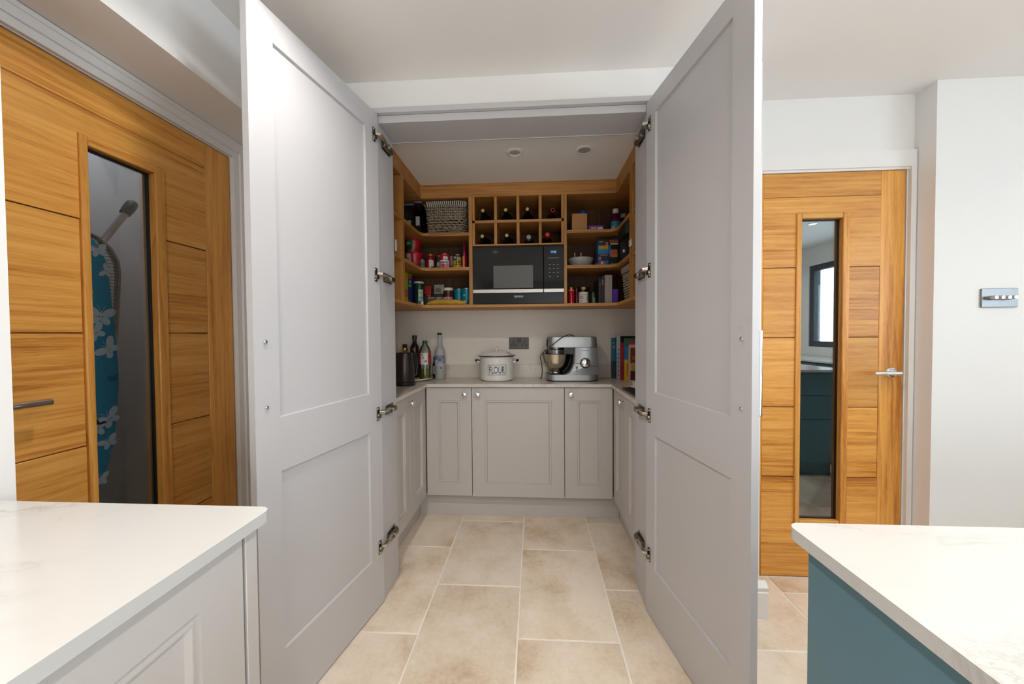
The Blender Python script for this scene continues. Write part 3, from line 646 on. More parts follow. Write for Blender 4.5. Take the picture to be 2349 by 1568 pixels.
# ================================================================== SHELF GOODS
FRONT = -PI / 2
def col(k, rough=0.45, **kw): return mat('print_' + k, k, rough, **kw)
def arc_patch(b, c, r, a0, a1, z0, z1, seg=10):
    """curved label on a cylinder; angles in degrees from the side facing the room"""
    return b.lathe([(r, z0), (r, z1)], (c[0], c[1], 0), seg, 'z', FRONT + math.radians(a0), FRONT + math.radians(a1))
def tin(name, label, cat, x, y, z, r, h, body, patches=(), group=None, lid=None, lidh=0.012, ribs=False):
    t = thing(name, label, cat, (x, y, z), group)
    pr = [(0.0, 0.0), (r * .97, 0.0), (r, 0.003)]
    if ribs:
        for i in range(6): pr += [(r, h * (.16 + .12 * i)), (r * .975, h * (.20 + .12 * i)), (r, h * (.24 + .12 * i))]
    pr += [(r, h - 0.004), (r * .97, h - 0.001), (r * .9, h - 0.001), (r * .88, h - 0.003), (0.0, h - 0.003)]
    put('body', B().lathe(pr, (x, y, z), 28), body, t)
    if lid: put('lid', B().lathe([(r * 1.02, h - 0.001), (r * 1.04, h), (r * 1.04, h + lidh - 0.002), (r * .98, h + lidh), (0.0, h + lidh)], (x, y, z), 28), lid, t)
    else: put('rim', B().lathe([(r * .955, h - 0.002), (r * 1.01, h - 0.002), (r * 1.01, h + 0.0015), (r * .955, h + 0.0015)], (x, y, z), 28), STEEL, t)
    for (a0, a1, f0, f1, c) in patches:
        put('label_print', arc_patch(B(), (x, y), r * 1.004 + 0.0003, a0, a1, z + h * f0, z + h * f1), col(c), t)
    return t
def carton(name, label, cat, x0, x1, y0, y1, z0, z1, c, patches=(), group=None, m=None):
    t = thing(name, label, cat, ((x0 + x1) / 2, (y0 + y1) / 2, z0), group)
    put('body', B().box(x0, x1, y0, y1, z0, z1, 0.0012), m or col(c), t)
    for i, (u0, u1, v0, v1, cc) in enumerate(patches):
        put('print', B().box(x0 + (x1 - x0) * u0, x0 + (x1 - x0) * u1, y0 - 0.0005 - 0.0002 * i, y0 + 0.0005, z0 + (z1 - z0) * v0, z0 + (z1 - z0) * v1), col(cc), t)
    return t
def pouch(name, label, cat, x0, x1, y0, y1, z0, z1, c, patches=(), thin='y', group=None):
    """soft packet: swollen in the middle, pinched at top and bottom seams"""
    t = thing(name, label, cat, ((x0 + x1) / 2, (y0 + y1) / 2, z0), group); b = B(); n, k = 9, 8; vs = []; fs = []
    cx, cy = (x0 + x1) / 2, (y0 + y1) / 2
    for i in range(n):
        s = i / (n - 1); q = (math.sin(PI * min(1, s * 1.25 + .12)) ** .6 if s < .8 else .12 + .5 * (1 - s)) if i < n - 1 else .06
        q = max(q, .08); wq = 1 - .06 * math.sin(PI * s)
        for j in range(k):
            a = 2 * PI * j / k + PI / k; ca, sa = math.cos(a), math.sin(a)
            sq = 1 / max(abs(ca), abs(sa)) * .86
            if thin == 'y': vs.append((cx + ca * sq * (x1 - x0) / 2 * wq, cy + sa * sq * (y1 - y0) / 2 * q, z0 + s * (z1 - z0)))
            else: vs.append((cx + ca * sq * (x1 - x0) / 2 * q, cy + sa * sq * (y1 - y0) / 2 * wq, z0 + s * (z1 - z0)))
    for i in range(n - 1):
        for j in range(k): fs.append((i * k + j, i * k + (j + 1) % k, (i + 1) * k + (j + 1) % k, (i + 1) * k + j))
    fs += [tuple(range(k - 1, -1, -1)), tuple((n - 1) * k + j for j in range(k))]
    put('body', b.add(vs, fs, True), col(c, 0.3), t)
    for (u0, u1, v0, v1, cc) in patches:
        put('print', B().box(x0 + (x1 - x0) * u0, x0 + (x1 - x0) * u1, y0 - 0.0008, y0 + 0.004, z0 + (z1 - z0) * v0, z0 + (z1 - z0) * v1), col(cc), t)
    return t
def lathe_bottle(name, label, x, y, z, parts, patches=(), seg=28, group=None):
    """parts: (part name, profile, material)"""
    t = thing(name, label, 'bottle', (x, y, z), group)
    for (pn, pr, m) in parts: put(pn, B().lathe(pr, (x, y, z), seg), m, t)
    for (r, a0, a1, h0, h1, c) in patches: put('label_print', arc_patch(B(), (x, y), r + 0.0006, a0, a1, z + h0, z + h1), col(c), t)
    return t
S1, S2, S3 = 1.8803, 1.6553, 1.4098

# --- wicker baskets with a striped cloth rim
def stripes(key):
    m = bpy.data.materials.new(key); m.use_nodes = True; nt = m.node_tree; b = nt.nodes['Principled BSDF']; lk = nt.links.new
    tc = node(nt, 'ShaderNodeTexCoord'); sp = node(nt, 'ShaderNodeSeparateXYZ'); lk(tc.outputs['Object'], sp.inputs[0])
    a = node(nt, 'ShaderNodeMath', operation='ADD'); lk(sp.outputs[0], a.inputs[0]); lk(sp.outputs[1], a.inputs[1])
    a2 = node(nt, 'ShaderNodeMath', operation='MULTIPLY_ADD'); lk(sp.outputs[2], a2.inputs[0]); a2.inputs[1].default_value = 0.12; lk(a.outputs[0], a2.inputs[2])
    mu = node(nt, 'ShaderNodeMath', operation='MULTIPLY'); lk(a2.outputs[0], mu.inputs[0]); mu.inputs[1].default_value = 76.0
    fr = node(nt, 'ShaderNodeMath', operation='FRACT'); lk(mu.outputs[0], fr.inputs[0])
    r = ramp(nt, [(0.40, hx('d8cfc0')), (0.52, hx('2b211b'))]); lk(fr.outputs[0], r.inputs[0]); lk(r.outputs[0], b.inputs['Base Color']); b.inputs['Roughness'].default_value = 0.9
    return m
STRIPE = stripes('striped_cloth')
WICKER = mat('grey_brown_wicker', '97866f', 0.8, var=0.45, scale=45); WICKERD = mat('dark_wicker_stake', '5a4d3e', 0.85, var=0.3, scale=40)
def basket(label, x0, x1, y0, y1, z0, h, taper=0.10):
    t = thing('wicker_basket', label, 'basket', ((x0 + x1) / 2, (y0 + y1) / 2, z0)); cx, cy = (x0 + x1) / 2, (y0 + y1) / 2
    def outline(s, off=0.0):
        k = 1 - taper * (1 - s); hw, hd = (x1 - x0) / 2 * k - off, (y1 - y0) / 2 * k - off
        return rounded([(cx - hw, cy - hd), (cx + hw, cy - hd), (cx + hw, cy + hd), (cx - hw, cy + hd)], 0.028, 4)
    def resample(pts, n):
        P = [Vector((p[0], p[1])) for p in pts] + [Vector((pts[0][0], pts[0][1]))]; ln = [0]
        for i in range(len(P) - 1): ln.append(ln[-1] + (P[i + 1] - P[i]).length)
        out = []; j = 0
        for i in range(n):
            d = ln[-1] * i / n
            while ln[j + 1] < d: j += 1
            u = (d - ln[j]) / max(1e-9, ln[j + 1] - ln[j]); out.append(P[j].lerp(P[j + 1], u))
        return out
    rows = 11; ns = 26; hb = h - 0.034; wv = B(); rnd = random.Random(3)
    for r in range(rows):
        s = (r + .5) / rows * hb / h; pts = resample(outline(s, 0.006), ns * 4); path = []; n = len(pts)
        for i, p in enumerate(pts):
            tn = (pts[(i + 1) % n] - pts[i - 1]).normalized(); nn = Vector((tn.y, -tn.x)); o = 0.0042 * math.sin(PI * (i / 2.0 + r)) + rnd.uniform(-.0012, .0012)
            path.append((p.x + nn.x * o, p.y + nn.y * o, z0 + 0.006 + (r + .5) / rows * hb + rnd.uniform(-.0016, .0016)))
        path.append(path[0]); wv.tube(path, 0.0062, 5, False)
    o = put('weave', wv, WICKER, t); o['kind'] = 'stuff'
    st = B()
    lo, hi = resample(outline(0.0, 0.006), ns), resample(outline(hb / h, 0.006), ns)
    for a, c in zip(lo, hi): st.tube([(a.x, a.y, z0 + 0.002), (c.x, c.y, z0 + hb + 0.004)], 0.0035, 5)
    so = put('stakes', st, WICKERD, t); so['kind'] = 'stuff'
    bo = B(); bo.prism(outline(0.0, 0.010), 'z', z0, z0 + 0.006); put('base', bo, WICKERD, t)
    # cloth rim folded over the edge
    n = 48; a = resample(outline(1.0, -0.004), n); a2 = resample(outline(0.86, -0.006), n); a3 = resample(outline(1.0, 0.012), n); a4 = resample(outline(0.5, 0.014), n); vs = []; fs = []
    for i in range(n):
        wob = 0.002 * math.sin(i * 1.7)
        vs += [(a2[i].x, a2[i].y, z0 + h - 0.040 + wob * 2), (a[i].x, a[i].y, z0 + h - 0.006), (a[i].x * .5 + a3[i].x * .5, a[i].y * .5 + a3[i].y * .5, z0 + h + wob), (a3[i].x, a3[i].y, z0 + h - 0.006), (a4[i].x, a4[i].y, z0 + h * .45)]
    for i in range(n):
        j = (i + 1) % n
        for k in range(4): fs.append((i * 5 + k, j * 5 + k, j * 5 + k + 1, i * 5 + k + 1))
    put('cloth_liner', B().add(vs, fs, True), STRIPE, t)
    return t
bk = basket('wicker basket with striped cloth rim on the top shelf beside the wine rack', -0.728, -0.446, 2.405, 2.625, S1, 0.222)
# loose straws at the bottom of the basket
ls = B(); rr = random.Random(11)
for i in range(46):
    x = rr.uniform(-0.70, -0.475); z = S1 + rr.uniform(0.004, 0.055); y = 2.413 + rr.uniform(-0.006, 0.004); dx = rr.uniform(-.05, .05); dz = rr.uniform(-.016, .016)
    ls.tube([(x - dx / 2, y, max(S1 + 0.003, z - dz / 2)), (x, y - 0.004, z), (x + dx / 2, y, max(S1 + 0.003, z + dz / 2))], 0.0022, 4)
o = put('loose_straw', ls, WICKER, bk); o['kind'] = 'stuff'
basket('wicker basket with striped cloth rim on the bottom shelf near the open door', 0.556, 0.745, 2.10, 2.385, S3, 0.215, 0.14)

# --- top shelf, basket end: clear storage boxes
def clear_box(label, x0, x1, y0, y1, h, fill, fillh, tag_):
    t = thing('storage_container', label, 'container', ((x0 + x1) / 2, (y0 + y1) / 2, S1), 'clear storage containers'); z = S1; k = 0.0018; b = B()
    b.box(x0, x0 + k, y0, y1, z, z + h).box(x1 - k, x1, y0, y1, z, z + h).box(x0 + k, x1 - k, y0, y0 + k, z, z + h).box(x0 + k, x1 - k, y1 - k, y1, z, z + h).box(x0 + k, x1 - k, y0 + k, y1 - k, z, z + k)
    put('body', b, CLEARPLASTIC, t)
    put('contents', B().box(x0 + 0.004, x1 - 0.004, y0 + 0.004, y1 - 0.004, z + 0.003, z + fillh, 0.002), mat('dry_food', fill, 0.8, var=0.5, scale=150), t)
    put('lid', B().box(x0 - 0.003, x1 + 0.003, y0 - 0.003, y1 + 0.003, z + h + 0.0002, z + h + 0.014, 0.004), mat('smoky_lid', '6f7072', 0.25), t)
    put('label_print', B().box(x0 + tag_[0], x0 + tag_[1], y0 - 0.0008, y0 - 0.0002, z + tag_[2], z + tag_[3]), col('a8a39c'), t)
clear_box('clear storage container with a paper tag on the top shelf corner', -0.884, -0.799, 2.430, 2.56, 0.205, '4a3a35', 0.11, (0.030, 0.058, 0.045, 0.105))
clear_box('taller slim clear storage container beside the wicker basket', -0.793, -0.747, 2.400, 2.56, 0.208, '3a302b', 0.12, (0.010, 0.036, 0.06, 0.12))

# --- middle shelf, basket end
RED = mat('red_plastic', 'b3121f', 0.35)
def tub(label, x, y, z, r, h, patches):
    t = thing('pudding_tub', label, 'tub', (x, y, z), 'red pudding tubs stacked on the shelf')
    put('body', B().lathe([(0.0, 0.0), (r * .66, 0.0), (r * .72, 0.004), (r * .90, h * .55), (r * .97, h * .92), (r * 1.03, h * .95), (r * 1.03, h - 0.001), (r * .98, h), (r * .93, h * .95), (0.0, h * .90)], (x, y, z), 32), RED, t)
    for (a0, a1, f0, f1, c) in patches:
        def rad(f): return r * (.72 + .18 * f / .55 if f < .55 else .90 + .07 * (f - .55) / .37) + 0.0009
        put('sleeve_print', B().lathe([(rad(f0 + (f1 - f0) * i / 4), h * (f0 + (f1 - f0) * i / 4)) for i in range(5)], (x, y, z), 12, 'z', FRONT + math.radians(a0), FRONT + math.radians(a1)), col(c), t)
tub('red pudding tub with a white text sleeve, lower of the stacked two', -0.816, 2.462, S2, 0.058, 0.114, [(-75, -8, .10, .92, 'cfc8c2'), (-70, -14, .62, .66, '8a8580'), (-70, -14, .50, .53, '8a8580'), (-70, -14, .38, .41, '8a8580'), (-70, -14, .26, .29, '8a8580')])
tub('red pudding tub with a green picture sleeve, upper of the stacked two', -0.824, 2.465, S2 + 0.1145, 0.053, 0.088, [(-78, 22, .06, .92, '1f5c2e'), (-78, 22, .06, .34, 'cfae86'), (-55, 2, .20, .48, '3a1d16'), (-40, -6, .62, .68, 'd9d9c8'), (-36, -12, .74, .79, 'd9d9c8')])
tin('small_tin', 'small grey label tin tucked behind the lower red tub', 'tin', -0.752, 2.432, S2, 0.019, 0.060, mat('grey_label', '6d706d', 0.45, var=0.2), [(-60, 60, .15, .3, '2e3330'), (-60, 60, .45, .6, '2e3330')])
t = tin('sauce_jar', 'dark red sauce jar with amber lid on the middle shelf', 'jar', -0.707, 2.470, S2, 0.0305, 0.092, mat('red_sauce', '7c1410', 0.15), [(-5, 60, .25, .70, 'd2bfb4'), (-62, -22, .2, .72, 'a01a1a'), (-8, 14, .10, .22, 'e0b060')], lid=mat('amber_lid', '8a4410', 0.3, 0.4), lidh=0.014)
tin('food_can', 'dark food can standing behind the sauce jar', 'can', -0.664, 2.535, S2, 0.030, 0.104, col('2a2d2b'), [(-40, 40, .05, .30, '5c6064'), (-15, 60, .32, .58, 'b6b3ad')], 'food cans on the middle shelf')
tin('food_can', 'red and white milk can with a blue band on the middle shelf', 'can', -0.608, 2.468, S2, 0.0345, 0.102, col('c9161e'), [(-72, 72, .05, .60, 'dcd6d2'), (-64, 64, .10, .36, 'c4121e'), (-52, 52, .40, .50, '20509a'), (0, 52, .56, .84, 'ddd2c4'), (8, 46, .60, .68, '8a5a30')], 'food cans on the middle shelf')
tin('food_can', 'pale food can half hidden between the red and the yellow cans', 'can', -0.566, 2.545, S2, 0.028, 0.104, col('b9a9a4'), [(-80, 80, .10, .35, '9c1c20')], 'food cans on the middle shelf')
tin('food_can', 'yellow and black food can near the wine rack upright', 'can', -0.518, 2.468, S2, 0.0345, 0.094, col('14120e'), [(-75, 75, .03, .28, 'b89018'), (-62, -8, .32, .62, 'b59a22'), (2, 56, .32, .86, 'a88a2a'), (-40, -6, .70, .90, '9a92b8'), (14, 44, .40, .58, '3c2c12')], 'food cans on the middle shelf')
pk = pouch('snack_packet', 'slim pink and orange packet against the wine rack upright', 'packet', -0.478, -0.448, 2.40, 2.55, S2, S2 + 0.172, 'c4284a', (), 'x')
put('print', B().box(-0.470, -0.456, 2.3985, 2.402, S2 + 0.004, S2 + 0.075), col('d07038'), pk)

# --- bottom shelf, basket end
carton('food_carton', 'tall lime green and orange carton beside the shelf upright', 'carton', -0.888, -0.846, 2.405, 2.50, S3, S3 + 0.223, 'a4b81c', [(0, 1, .26, .50, 'c46a18'), (0, 1, .77, .78, '6f8010'), (0, 1, .60, .61, '6f8010')])
carton('food_carton', 'dark blue carton with red top and green band', 'carton', -0.845, -0.8205, 2.412, 2.50, S3, S3 + 0.196, '1a2468', [(0, 1, .90, 1.0, 'cc1f2a'), (0, 1, .64, .73, '55a428'), (.2, .9, .78, .86, '8a90b8'), (.15, .6, .10, .2, '4a58a0')])
gc = tin('canister', 'dark green canister with pale green lid on the bottom shelf', 'canister', -0.786, 2.455, S3, 0.033, 0.152, mat('green_canister', '173a24', 0.2), [(12, 75, .22, .72, 'a8b4ac'), (18, 70, .30, .40, '5d6f64'), (18, 70, .55, .60, '5d6f64')], lid=mat('pale_green_lid', 'b8c4ac', 0.35), lidh=0.013)
put('foot_ring', B().lathe([(0.0335, 0.0005), (0.0342, 0.002), (0.0342, 0.012), (0.0334, 0.014)], (-0.786, 2.455, S3), 28), MATS['pale_green_lid'], gc)
pouch('sauce_packet', 'orange red packet at the back of the bottom shelf', 'packet', -0.790, -0.738, 2.575, 2.625, S3, S3 + 0.155, 'c93a22', [(.1, .9, .60, .98, 'a81818')])
pouch('flour_pouch', 'grey paper pouch with a black band behind the spread jar', 'pouch', -0.722, -0.638, 2.56, 2.62, S3, S3 + 0.162, 'b0a69e', [(.08, .95, .44, .58, '241e20'), (.55, .95, .18, .36, '17181a'), (.3, .7, .68, .82, '6d5a52')])
carton('stock_box', 'small dark box lying in front of the grey pouch', 'box', -0.775, -0.742, 2.505, 2.548, S3, S3 + 0.072, '1c2420')
carton('stock_box', 'small grey printed box lying beside the dark box', 'box', -0.738, -0.690, 2.50, 2.54, S3, S3 + 0.064, '8a8580', [(.1, .9, .55, .85, '4c4844')])
tin('spread_jar', 'brown spread jar with a white lid and pink label', 'jar', -0.593, 2.498, S3, 0.0325, 0.107, mat('brown_spread', '4a2614', 0.12), [(-80, 80, .08, .56, 'c9bcbc'), (-18, 78, .08, .54, 'b85a6a'), (0, 50, .2, .44, 'd8b8b8')], lid=mat('white_lid', 'd8d4cc', 0.4), lidh=0.018)
TEALC = mat('teal_tin', '0a7d92', 0.3)
tin('coconut_can', 'ribbed teal can in the middle of the bottom shelf', 'can', -0.527, 2.545, S3, 0.034, 0.120, TEALC, [(-50, -30, .05, .3, '8fc0c8')], 'teal cans on the bottom shelf', ribs=True)
tin('coconut_can', 'ribbed teal can against the microwave upright', 'can', -0.462, 2.488, S3, 0.034, 0.116, TEALC, [(-30, -12, .55, .66, '8fc0c8')], 'teal cans on the bottom shelf', ribs=True)
tin('spice_pot', 'tiny white pot at the front of the bottom shelf', 'pot', -0.748, 2.400, S3, 0.010, 0.022, mat('white_pot', 'd0ccc4', 0.4), lid=MATS['white_pot'], lidh=0.005)
# pasta bag lying along the shelf edge
pb = thing('pasta_bag', 'yellow pasta bag lying along the front of the bottom shelf', 'bag', (-0.585, 2.41, S3)); vs = []; fs = []
N = 22
for i in range(N + 1):
    s = i / N; x = -0.722 + 0.272 * s; q = min(1, math.sin(PI * s) ** .45 + .02); hh = 0.0185 * q + 0.002 + 0.0012 * math.sin(9 * s); ww = 0.023 * (0.75 + .25 * q)
    for j in range(10):
        a = 2 * PI * j / 10; vs.append((x, 2.412 + ww * math.cos(a), S3 + hh + hh * math.sin(a)))
for i in range(N):
    for j in range(10): fs.append((i * 10 + j, i * 10 + (j + 1) % 10, (i + 1) * 10 + (j + 1) % 10, (i + 1) * 10 + j))
fs += [tuple(range(9, -1, -1)), tuple(N * 10 + j for j in range(10))]
put('body', B().add(vs, fs, True), mat('pasta_bag_film', 'c49a3a', 0.3, var=0.25, scale=30), pb)
put('twist', B().tube([(-0.476, 2.412, S3 + 0.016), (-0.462, 2.412, S3 + 0.022), (-0.446, 2.412, S3 + 0.020)], [0.012, 0.008, 0.013], 8), mat('bag_end', 'b8a070', 0.4, var=0.3), pb)

# --- top shelf, far end
carton('cardboard_box', 'plain brown cardboard box on the top shelf', 'box', 0.252, 0.351, 2.425, 2.52, S1, S1 + 0.120, 'b0773a')
lathe_bottle('drink_bottle', 'bottle with a blue cap behind the cardboard box', 0.340, 2.575, S1, [('body', [(0.0, 0.0), (0.028, 0.0), (0.029, 0.004), (0.029, 0.10), (0.024, 0.125), (0.0235, 0.142)], mat('pale_bottle', '8d97a8', 0.3)), ('cap', [(0.024, 0.1425), (0.025, 0.144), (0.025, 0.178), (0.023, 0.181), (0.0, 0.181)], mat('blue_cap', '1556a8', 0.4))])
ch = carton('chocolate_box', 'flat purple chocolate box on the top shelf', 'box', 0.356, 0.454, 2.405, 2.46, S1, S1 + 0.034, '5b1f8a', [(.02, .98, .02, .07, '8a56b8')])
flat = B()
for i in range(7): flat.box(0.372 + i * 0.0052, 0.3755 + i * 0.0052, 2.4038, 2.4046, S1 + 0.012, S1 + 0.022 + 0.002 * (i % 2))
put('print_yellow', flat, col('e0b070'), ch)
flat = B()
for i in range(6): flat.box(0.415 + i * 0.0056, 0.4192 + i * 0.0056, 2.4038, 2.4046, S1 + 0.008, S1 + 0.020 + 0.005 * ((i + 1) % 3 == 1))
put('print_white', flat, col('ddd6cc'), ch)
cap_w = mat('white_cap', 'd2cbc6', 0.45)
lathe_bottle('medicine_bottle', 'purple bottle with white cap and teal label on the top shelf', 0.549, 2.492, S1, [('body', [(0.0, 0.0), (0.036, 0.0), (0.038, 0.004), (0.038, 0.078), (0.034, 0.095), (0.022, 0.116), (0.0165, 0.124), (0.0165, 0.132)], mat('purple_bottle', '5a0e36', 0.12)), ('cap', [(0.0175, 0.1325), (0.0195, 0.134), (0.0195, 0.160), (0.017, 0.163), (0.0, 0.163)], cap_w)],
             [(0.038, -70, 70, 0.010, 0.074, '1a8090'), (0.0384, -60, -20, 0.020, 0.044, '9ac0cc'), (0.0384, 18, 66, 0.010, 0.032, 'c8c4bc')])
lathe_bottle('medicine_bottle', 'black bottle with white cap behind the purple bottle', 0.622, 2.585, S1, [('body', [(0.0, 0.0), (0.029, 0.0), (0.030, 0.004), (0.030, 0.09), (0.024, 0.112), (0.016, 0.124), (0.016, 0.130)], mat('black_bottle', '120d10', 0.15)), ('cap', [(0.0172, 0.1305), (0.019, 0.132), (0.019, 0.156), (0.0165, 0.159), (0.0, 0.159)], cap_w)])
lathe_bottle('medicine_bottle', 'white capped bottle mostly hidden by the far upright', 0.668, 2.50, S1, [('body', [(0.0, 0.0), (0.029, 0.0), (0.030, 0.004), (0.030, 0.10), (0.024, 0.122), (0.016, 0.132), (0.016, 0.138)], MATS['black_bottle']), ('cap', [(0.0172, 0.1385), (0.019, 0.14), (0.019, 0.162), (0.0165, 0.165), (0.0, 0.165)], cap_w)])

# --- middle shelf, far end
bw = thing('bowl', 'white shallow bowl on the middle shelf', 'bowl', (0.320, 2.525, S2))
put('body', B().lathe([(0.0, 0.0), (0.044, 0.0), (0.046, 0.004), (0.066, 0.022), (0.080, 0.044), (0.086, 0.066), (0.0845, 0.0675), (0.078, 0.048), (0.062, 0.026), (0.040, 0.010), (0.0, 0.008)], (0.320, 2.525, S2), 40), mat('white_ceramic', 'b4b0aa', 0.25), bw)
for i, xx in enumerate((0.281, 0.323)):
    o = put('candle', B().lathe([(0.0, 0.0), (0.0038, 0.0), (0.0040, 0.002), (0.0040, 0.098), (0.003, 0.100), (0.0, 0.100)], (xx, 2.530, S2 + 0.012), 12), mat('white_wax', 'd8cfc2', 0.4), origin=(xx, 2.53, S2 + 0.012))
    tag(o, ['thin white candle standing in the bowl, nearer the microwave', 'thin white candle standing in the bowl, nearer the blue boxes'][i], 'candle', 'white candles in the bowl')
carton('snack_box', 'blue box with picture of a round bun, lower of two', 'box', 0.422, 0.492, 2.435, 2.53, S2, S2 + 0.0785, '1763a0', [(0, 1, .46, 1.0, '201a3c'), (.3, .66, .06, .36, 'b06420'), (.26, .46, .16, .40, 'e8b078'), (.04, .3, .52, .78, 'a86058'), (.2, .9, .86, .96, 'a85a4a')])
carton('snack_box', 'blue box with a yellow panel stacked on the other blue box', 'box', 0.4245, 0.4935, 2.445, 2.525, S2 + 0.079, S2 + 0.178, '1d7cbc', [(0, 1, .60, 1.0, '15101a'), (.1, .5, .56, .72, '1c2c70'), (.06, .96, .34, .58, 'c09a18'), (.7, .94, .58, .82, 'c06a20'), (.1, .5, .80, .86, 'a89880')])
carton('snack_box', 'dark box with an orange title strip beside the black gadget', 'box', 0.4975, 0.576, 2.455, 2.55, S2, S2 + 0.180, '0e0c10', [(.02, .95, .88, .98, 'b85a1c'), (.1, .8, .80, .86, 'c8c0b0'), (0, .14, .35, .78, '2a78b0'), (.12, .70, .36, .62, 'c0604c'), (.2, .7, .34, .44, 'c87a20'), (.1, .6, 0, .12, '2a78a8')])
o = pouch('sweet_wrapper', 'small orange wrapper lying beside the bowl', 'wrapper', 0.400, 0.419, 2.40, 2.43, S2, S2 + 0.017, 'b8502a', ())
gd = thing('kitchen_gadget', 'black kitchen appliance on the middle shelf by the upright', 'appliance', (0.62, 2.22, S2))
put('body', B().prism(rounded([(0.538, 2.12), (0.70, 2.12), (0.70, 2.345), (0.538, 2.345)], 0.03, 6), 'z', S2, S2 + 0.125), BLACK, gd)
put('head', B().prism(rounded([(0.512, 2.10), (0.70, 2.10), (0.70, 2.36), (0.530, 2.36)], 0.025, 6), 'z', S2 + 0.1255, S2 + 0.186), BLKMATT, gd)
put('handle', B().tube([(0.520, 2.33, S2 + 0.16), (0.505, 2.34, S2 + 0.165), (0.497, 2.33, S2 + 0.15), (0.505, 2.31, S2 + 0.14), (0.52, 2.30, S2 + 0.145)], 0.008, 8), BLACK, gd)
put('dial', B().lathe([(0.0, -0.008), (0.012, -0.008), (0.014, 0.0)], (0.538, 2.22, S2 + 0.05), 16, 'x'), STEEL, gd)

# --- bottom shelf, far end
tin('candle_jar', 'small bright red jar with gold lid at the microwave end', 'jar', 0.247, 2.440, S3, 0.0195, 0.096, mat('red_jar', 'b00a12', 0.12), [(-60, 60, .90, .97, 'd88a70'), (-50, 50, .02, .07, 'd88a70')], lid=mat('dark_gold_lid', (0.30, 0.20, 0.08), 0.3, 1.0), lidh=0.014)
tin('candle_jar', 'dull red jar behind the bright red one', 'jar', 0.290, 2.505, S3, 0.0185, 0.100, mat('dull_red_jar', '5e0a10', 0.2), lid=BLACK, lidh=0.010)
tin('marmalade_jar', 'dark preserve jar with a white written label and bronze lid', 'jar', 0.333, 2.468, S3, 0.0368, 0.093, mat('dark_preserve', '1c0e08', 0.1), [(-66, 44, .06, .84, 'cfc9c2'), (-62, 10, .62, .66, '4a4644'), (-58, -8, .46, .52, '3a3634'), (-60, 0, .36, .40, '4a4644'), (-56, -12, .20, .23, '6a6664'), (24, 42, .2, .74, '9a8c70')], lid=mat('bronze_lid', (0.24, 0.15, 0.06), 0.28, 1.0), lidh=0.019)
tin('herb_jar', 'small green glass jar beside the dark books', 'jar', 0.399, 2.490, S3, 0.0185, 0.074, mat('green_herb', '39442a', 0.12), [(-15, 40, .05, .62, '6f8468')], lid=mat('herb_lid', '1c1d18', 0.3), lidh=0.010)
def book(label, x0, x1, y0, y1, z0, h, c, group, patches=(), page='cfc6b8', axis='x', spine=None):
    t = thing('book', label, 'book', ((x0 + x1) / 2, (y0 + y1) / 2, z0), group); k = 0.0022
    cov = B()
    if axis == 'x':      # thickness along x, spine towards the room
        cov.box(x0, x0 + k, y0, y1, z0, z0 + h).box(x1 - k, x1, y0, y1, z0, z0 + h).box(x0 + k, x1 - k, y0, y0 + k, z0, z0 + h)
        put('pages', B().box(x0 + k, x1 - k, y0 + k, y1 - 0.003, z0 + 0.003, z0 + h - 0.003), col(page, 0.8), t)
    else:                # thickness along y, spine towards the pantry middle
        cov.box(x0, x1, y0, y0 + k, z0, z0 + h).box(x0, x1, y1 - k, y1, z0, z0 + h).box(x0, x0 + k, y0 + k, y1 - k, z0, z0 + h)
        put('pages', B().box(x0 + k, x1 - 0.003, y0 + k, y1 - k, z0 + 0.003, z0 + h - 0.003), col(page, 0.8), t)
    put('cover', cov, col(c, 0.35), t)
    for i, (face, u0, u1, v0, v1, cc) in enumerate(patches):
        e = 0.0006 + 0.0002 * i
        if face == 'front': put('cover_print', B().box(x0 + (x1 - x0) * u0, x0 + (x1 - x0) * u1, y0 - e, y0 + 0.0004, z0 + h * v0, z0 + h * v1), col(cc), t)
        else: put('spine_print', B().box(x0 - e, x0 + 0.0004, y0 + (y1 - y0) * u0, y0 + (y1 - y0) * u1, z0 + h * v0, z0 + h * v1), col(cc), t)
    return t
GB = 'books upright on the bottom shelf'
book('black book on the bottom shelf, next to the herb jar', 0.426, 0.4455, 2.44, 2.62, S3, 0.166, '140c0c', GB, [('front', .3, .6, .70, .82, '6a6462')])
book('black book with pale marks, touching the grey book', 0.4465, 0.4635, 2.435, 2.62, S3, 0.172, '180e0d', GB, [('front', .2, .5, .72, .92, '9a9490'), ('front', .1, .25, .0, .6, '3c3432')])
book('pale grey book on the bottom shelf beside the black books', 0.4645, 0.4880, 2.425, 2.62, S3, 0.186, 'a39890', GB, [('front', .1, .16, .02, .98, '847a74')])
book('pale grey book on the bottom shelf beside the purple box', 0.4888, 0.5115, 2.425, 2.62, S3, 0.186, '9f938c', GB, [('front', .1, .16, .02, .98, 'c0b4a8')])
carton('tea_box', 'small purple box beside the grey books', 'box', 0.5165, 0.5505, 2.425, 2.51, S3, S3 + 0.094, '5a2ca0')
gt = put('chopping_mat', B().box(0.563, 0.735, 2.14, 2.37, S3 + 0.2165, S3 + 0.2205, 0.001), mat('green_plastic', '2f9a58', 0.35), origin=(0.65, 2.25, S3 + 0.216))
tag(gt, 'flat green plastic mat lying on the bottom shelf basket', 'mat')
put('door_catch', B().box(0.5195, 0.5265, 1.996, 2.040, 1.684, 1.722, 0.003), mat('white_plastic', 'd8d2cc', 0.4), SH)
put('door_catch', B().box(-0.737, -0.730, 1.900, 1.925, 1.660, 1.722, 0.003), MATS['white_plastic'], SH)

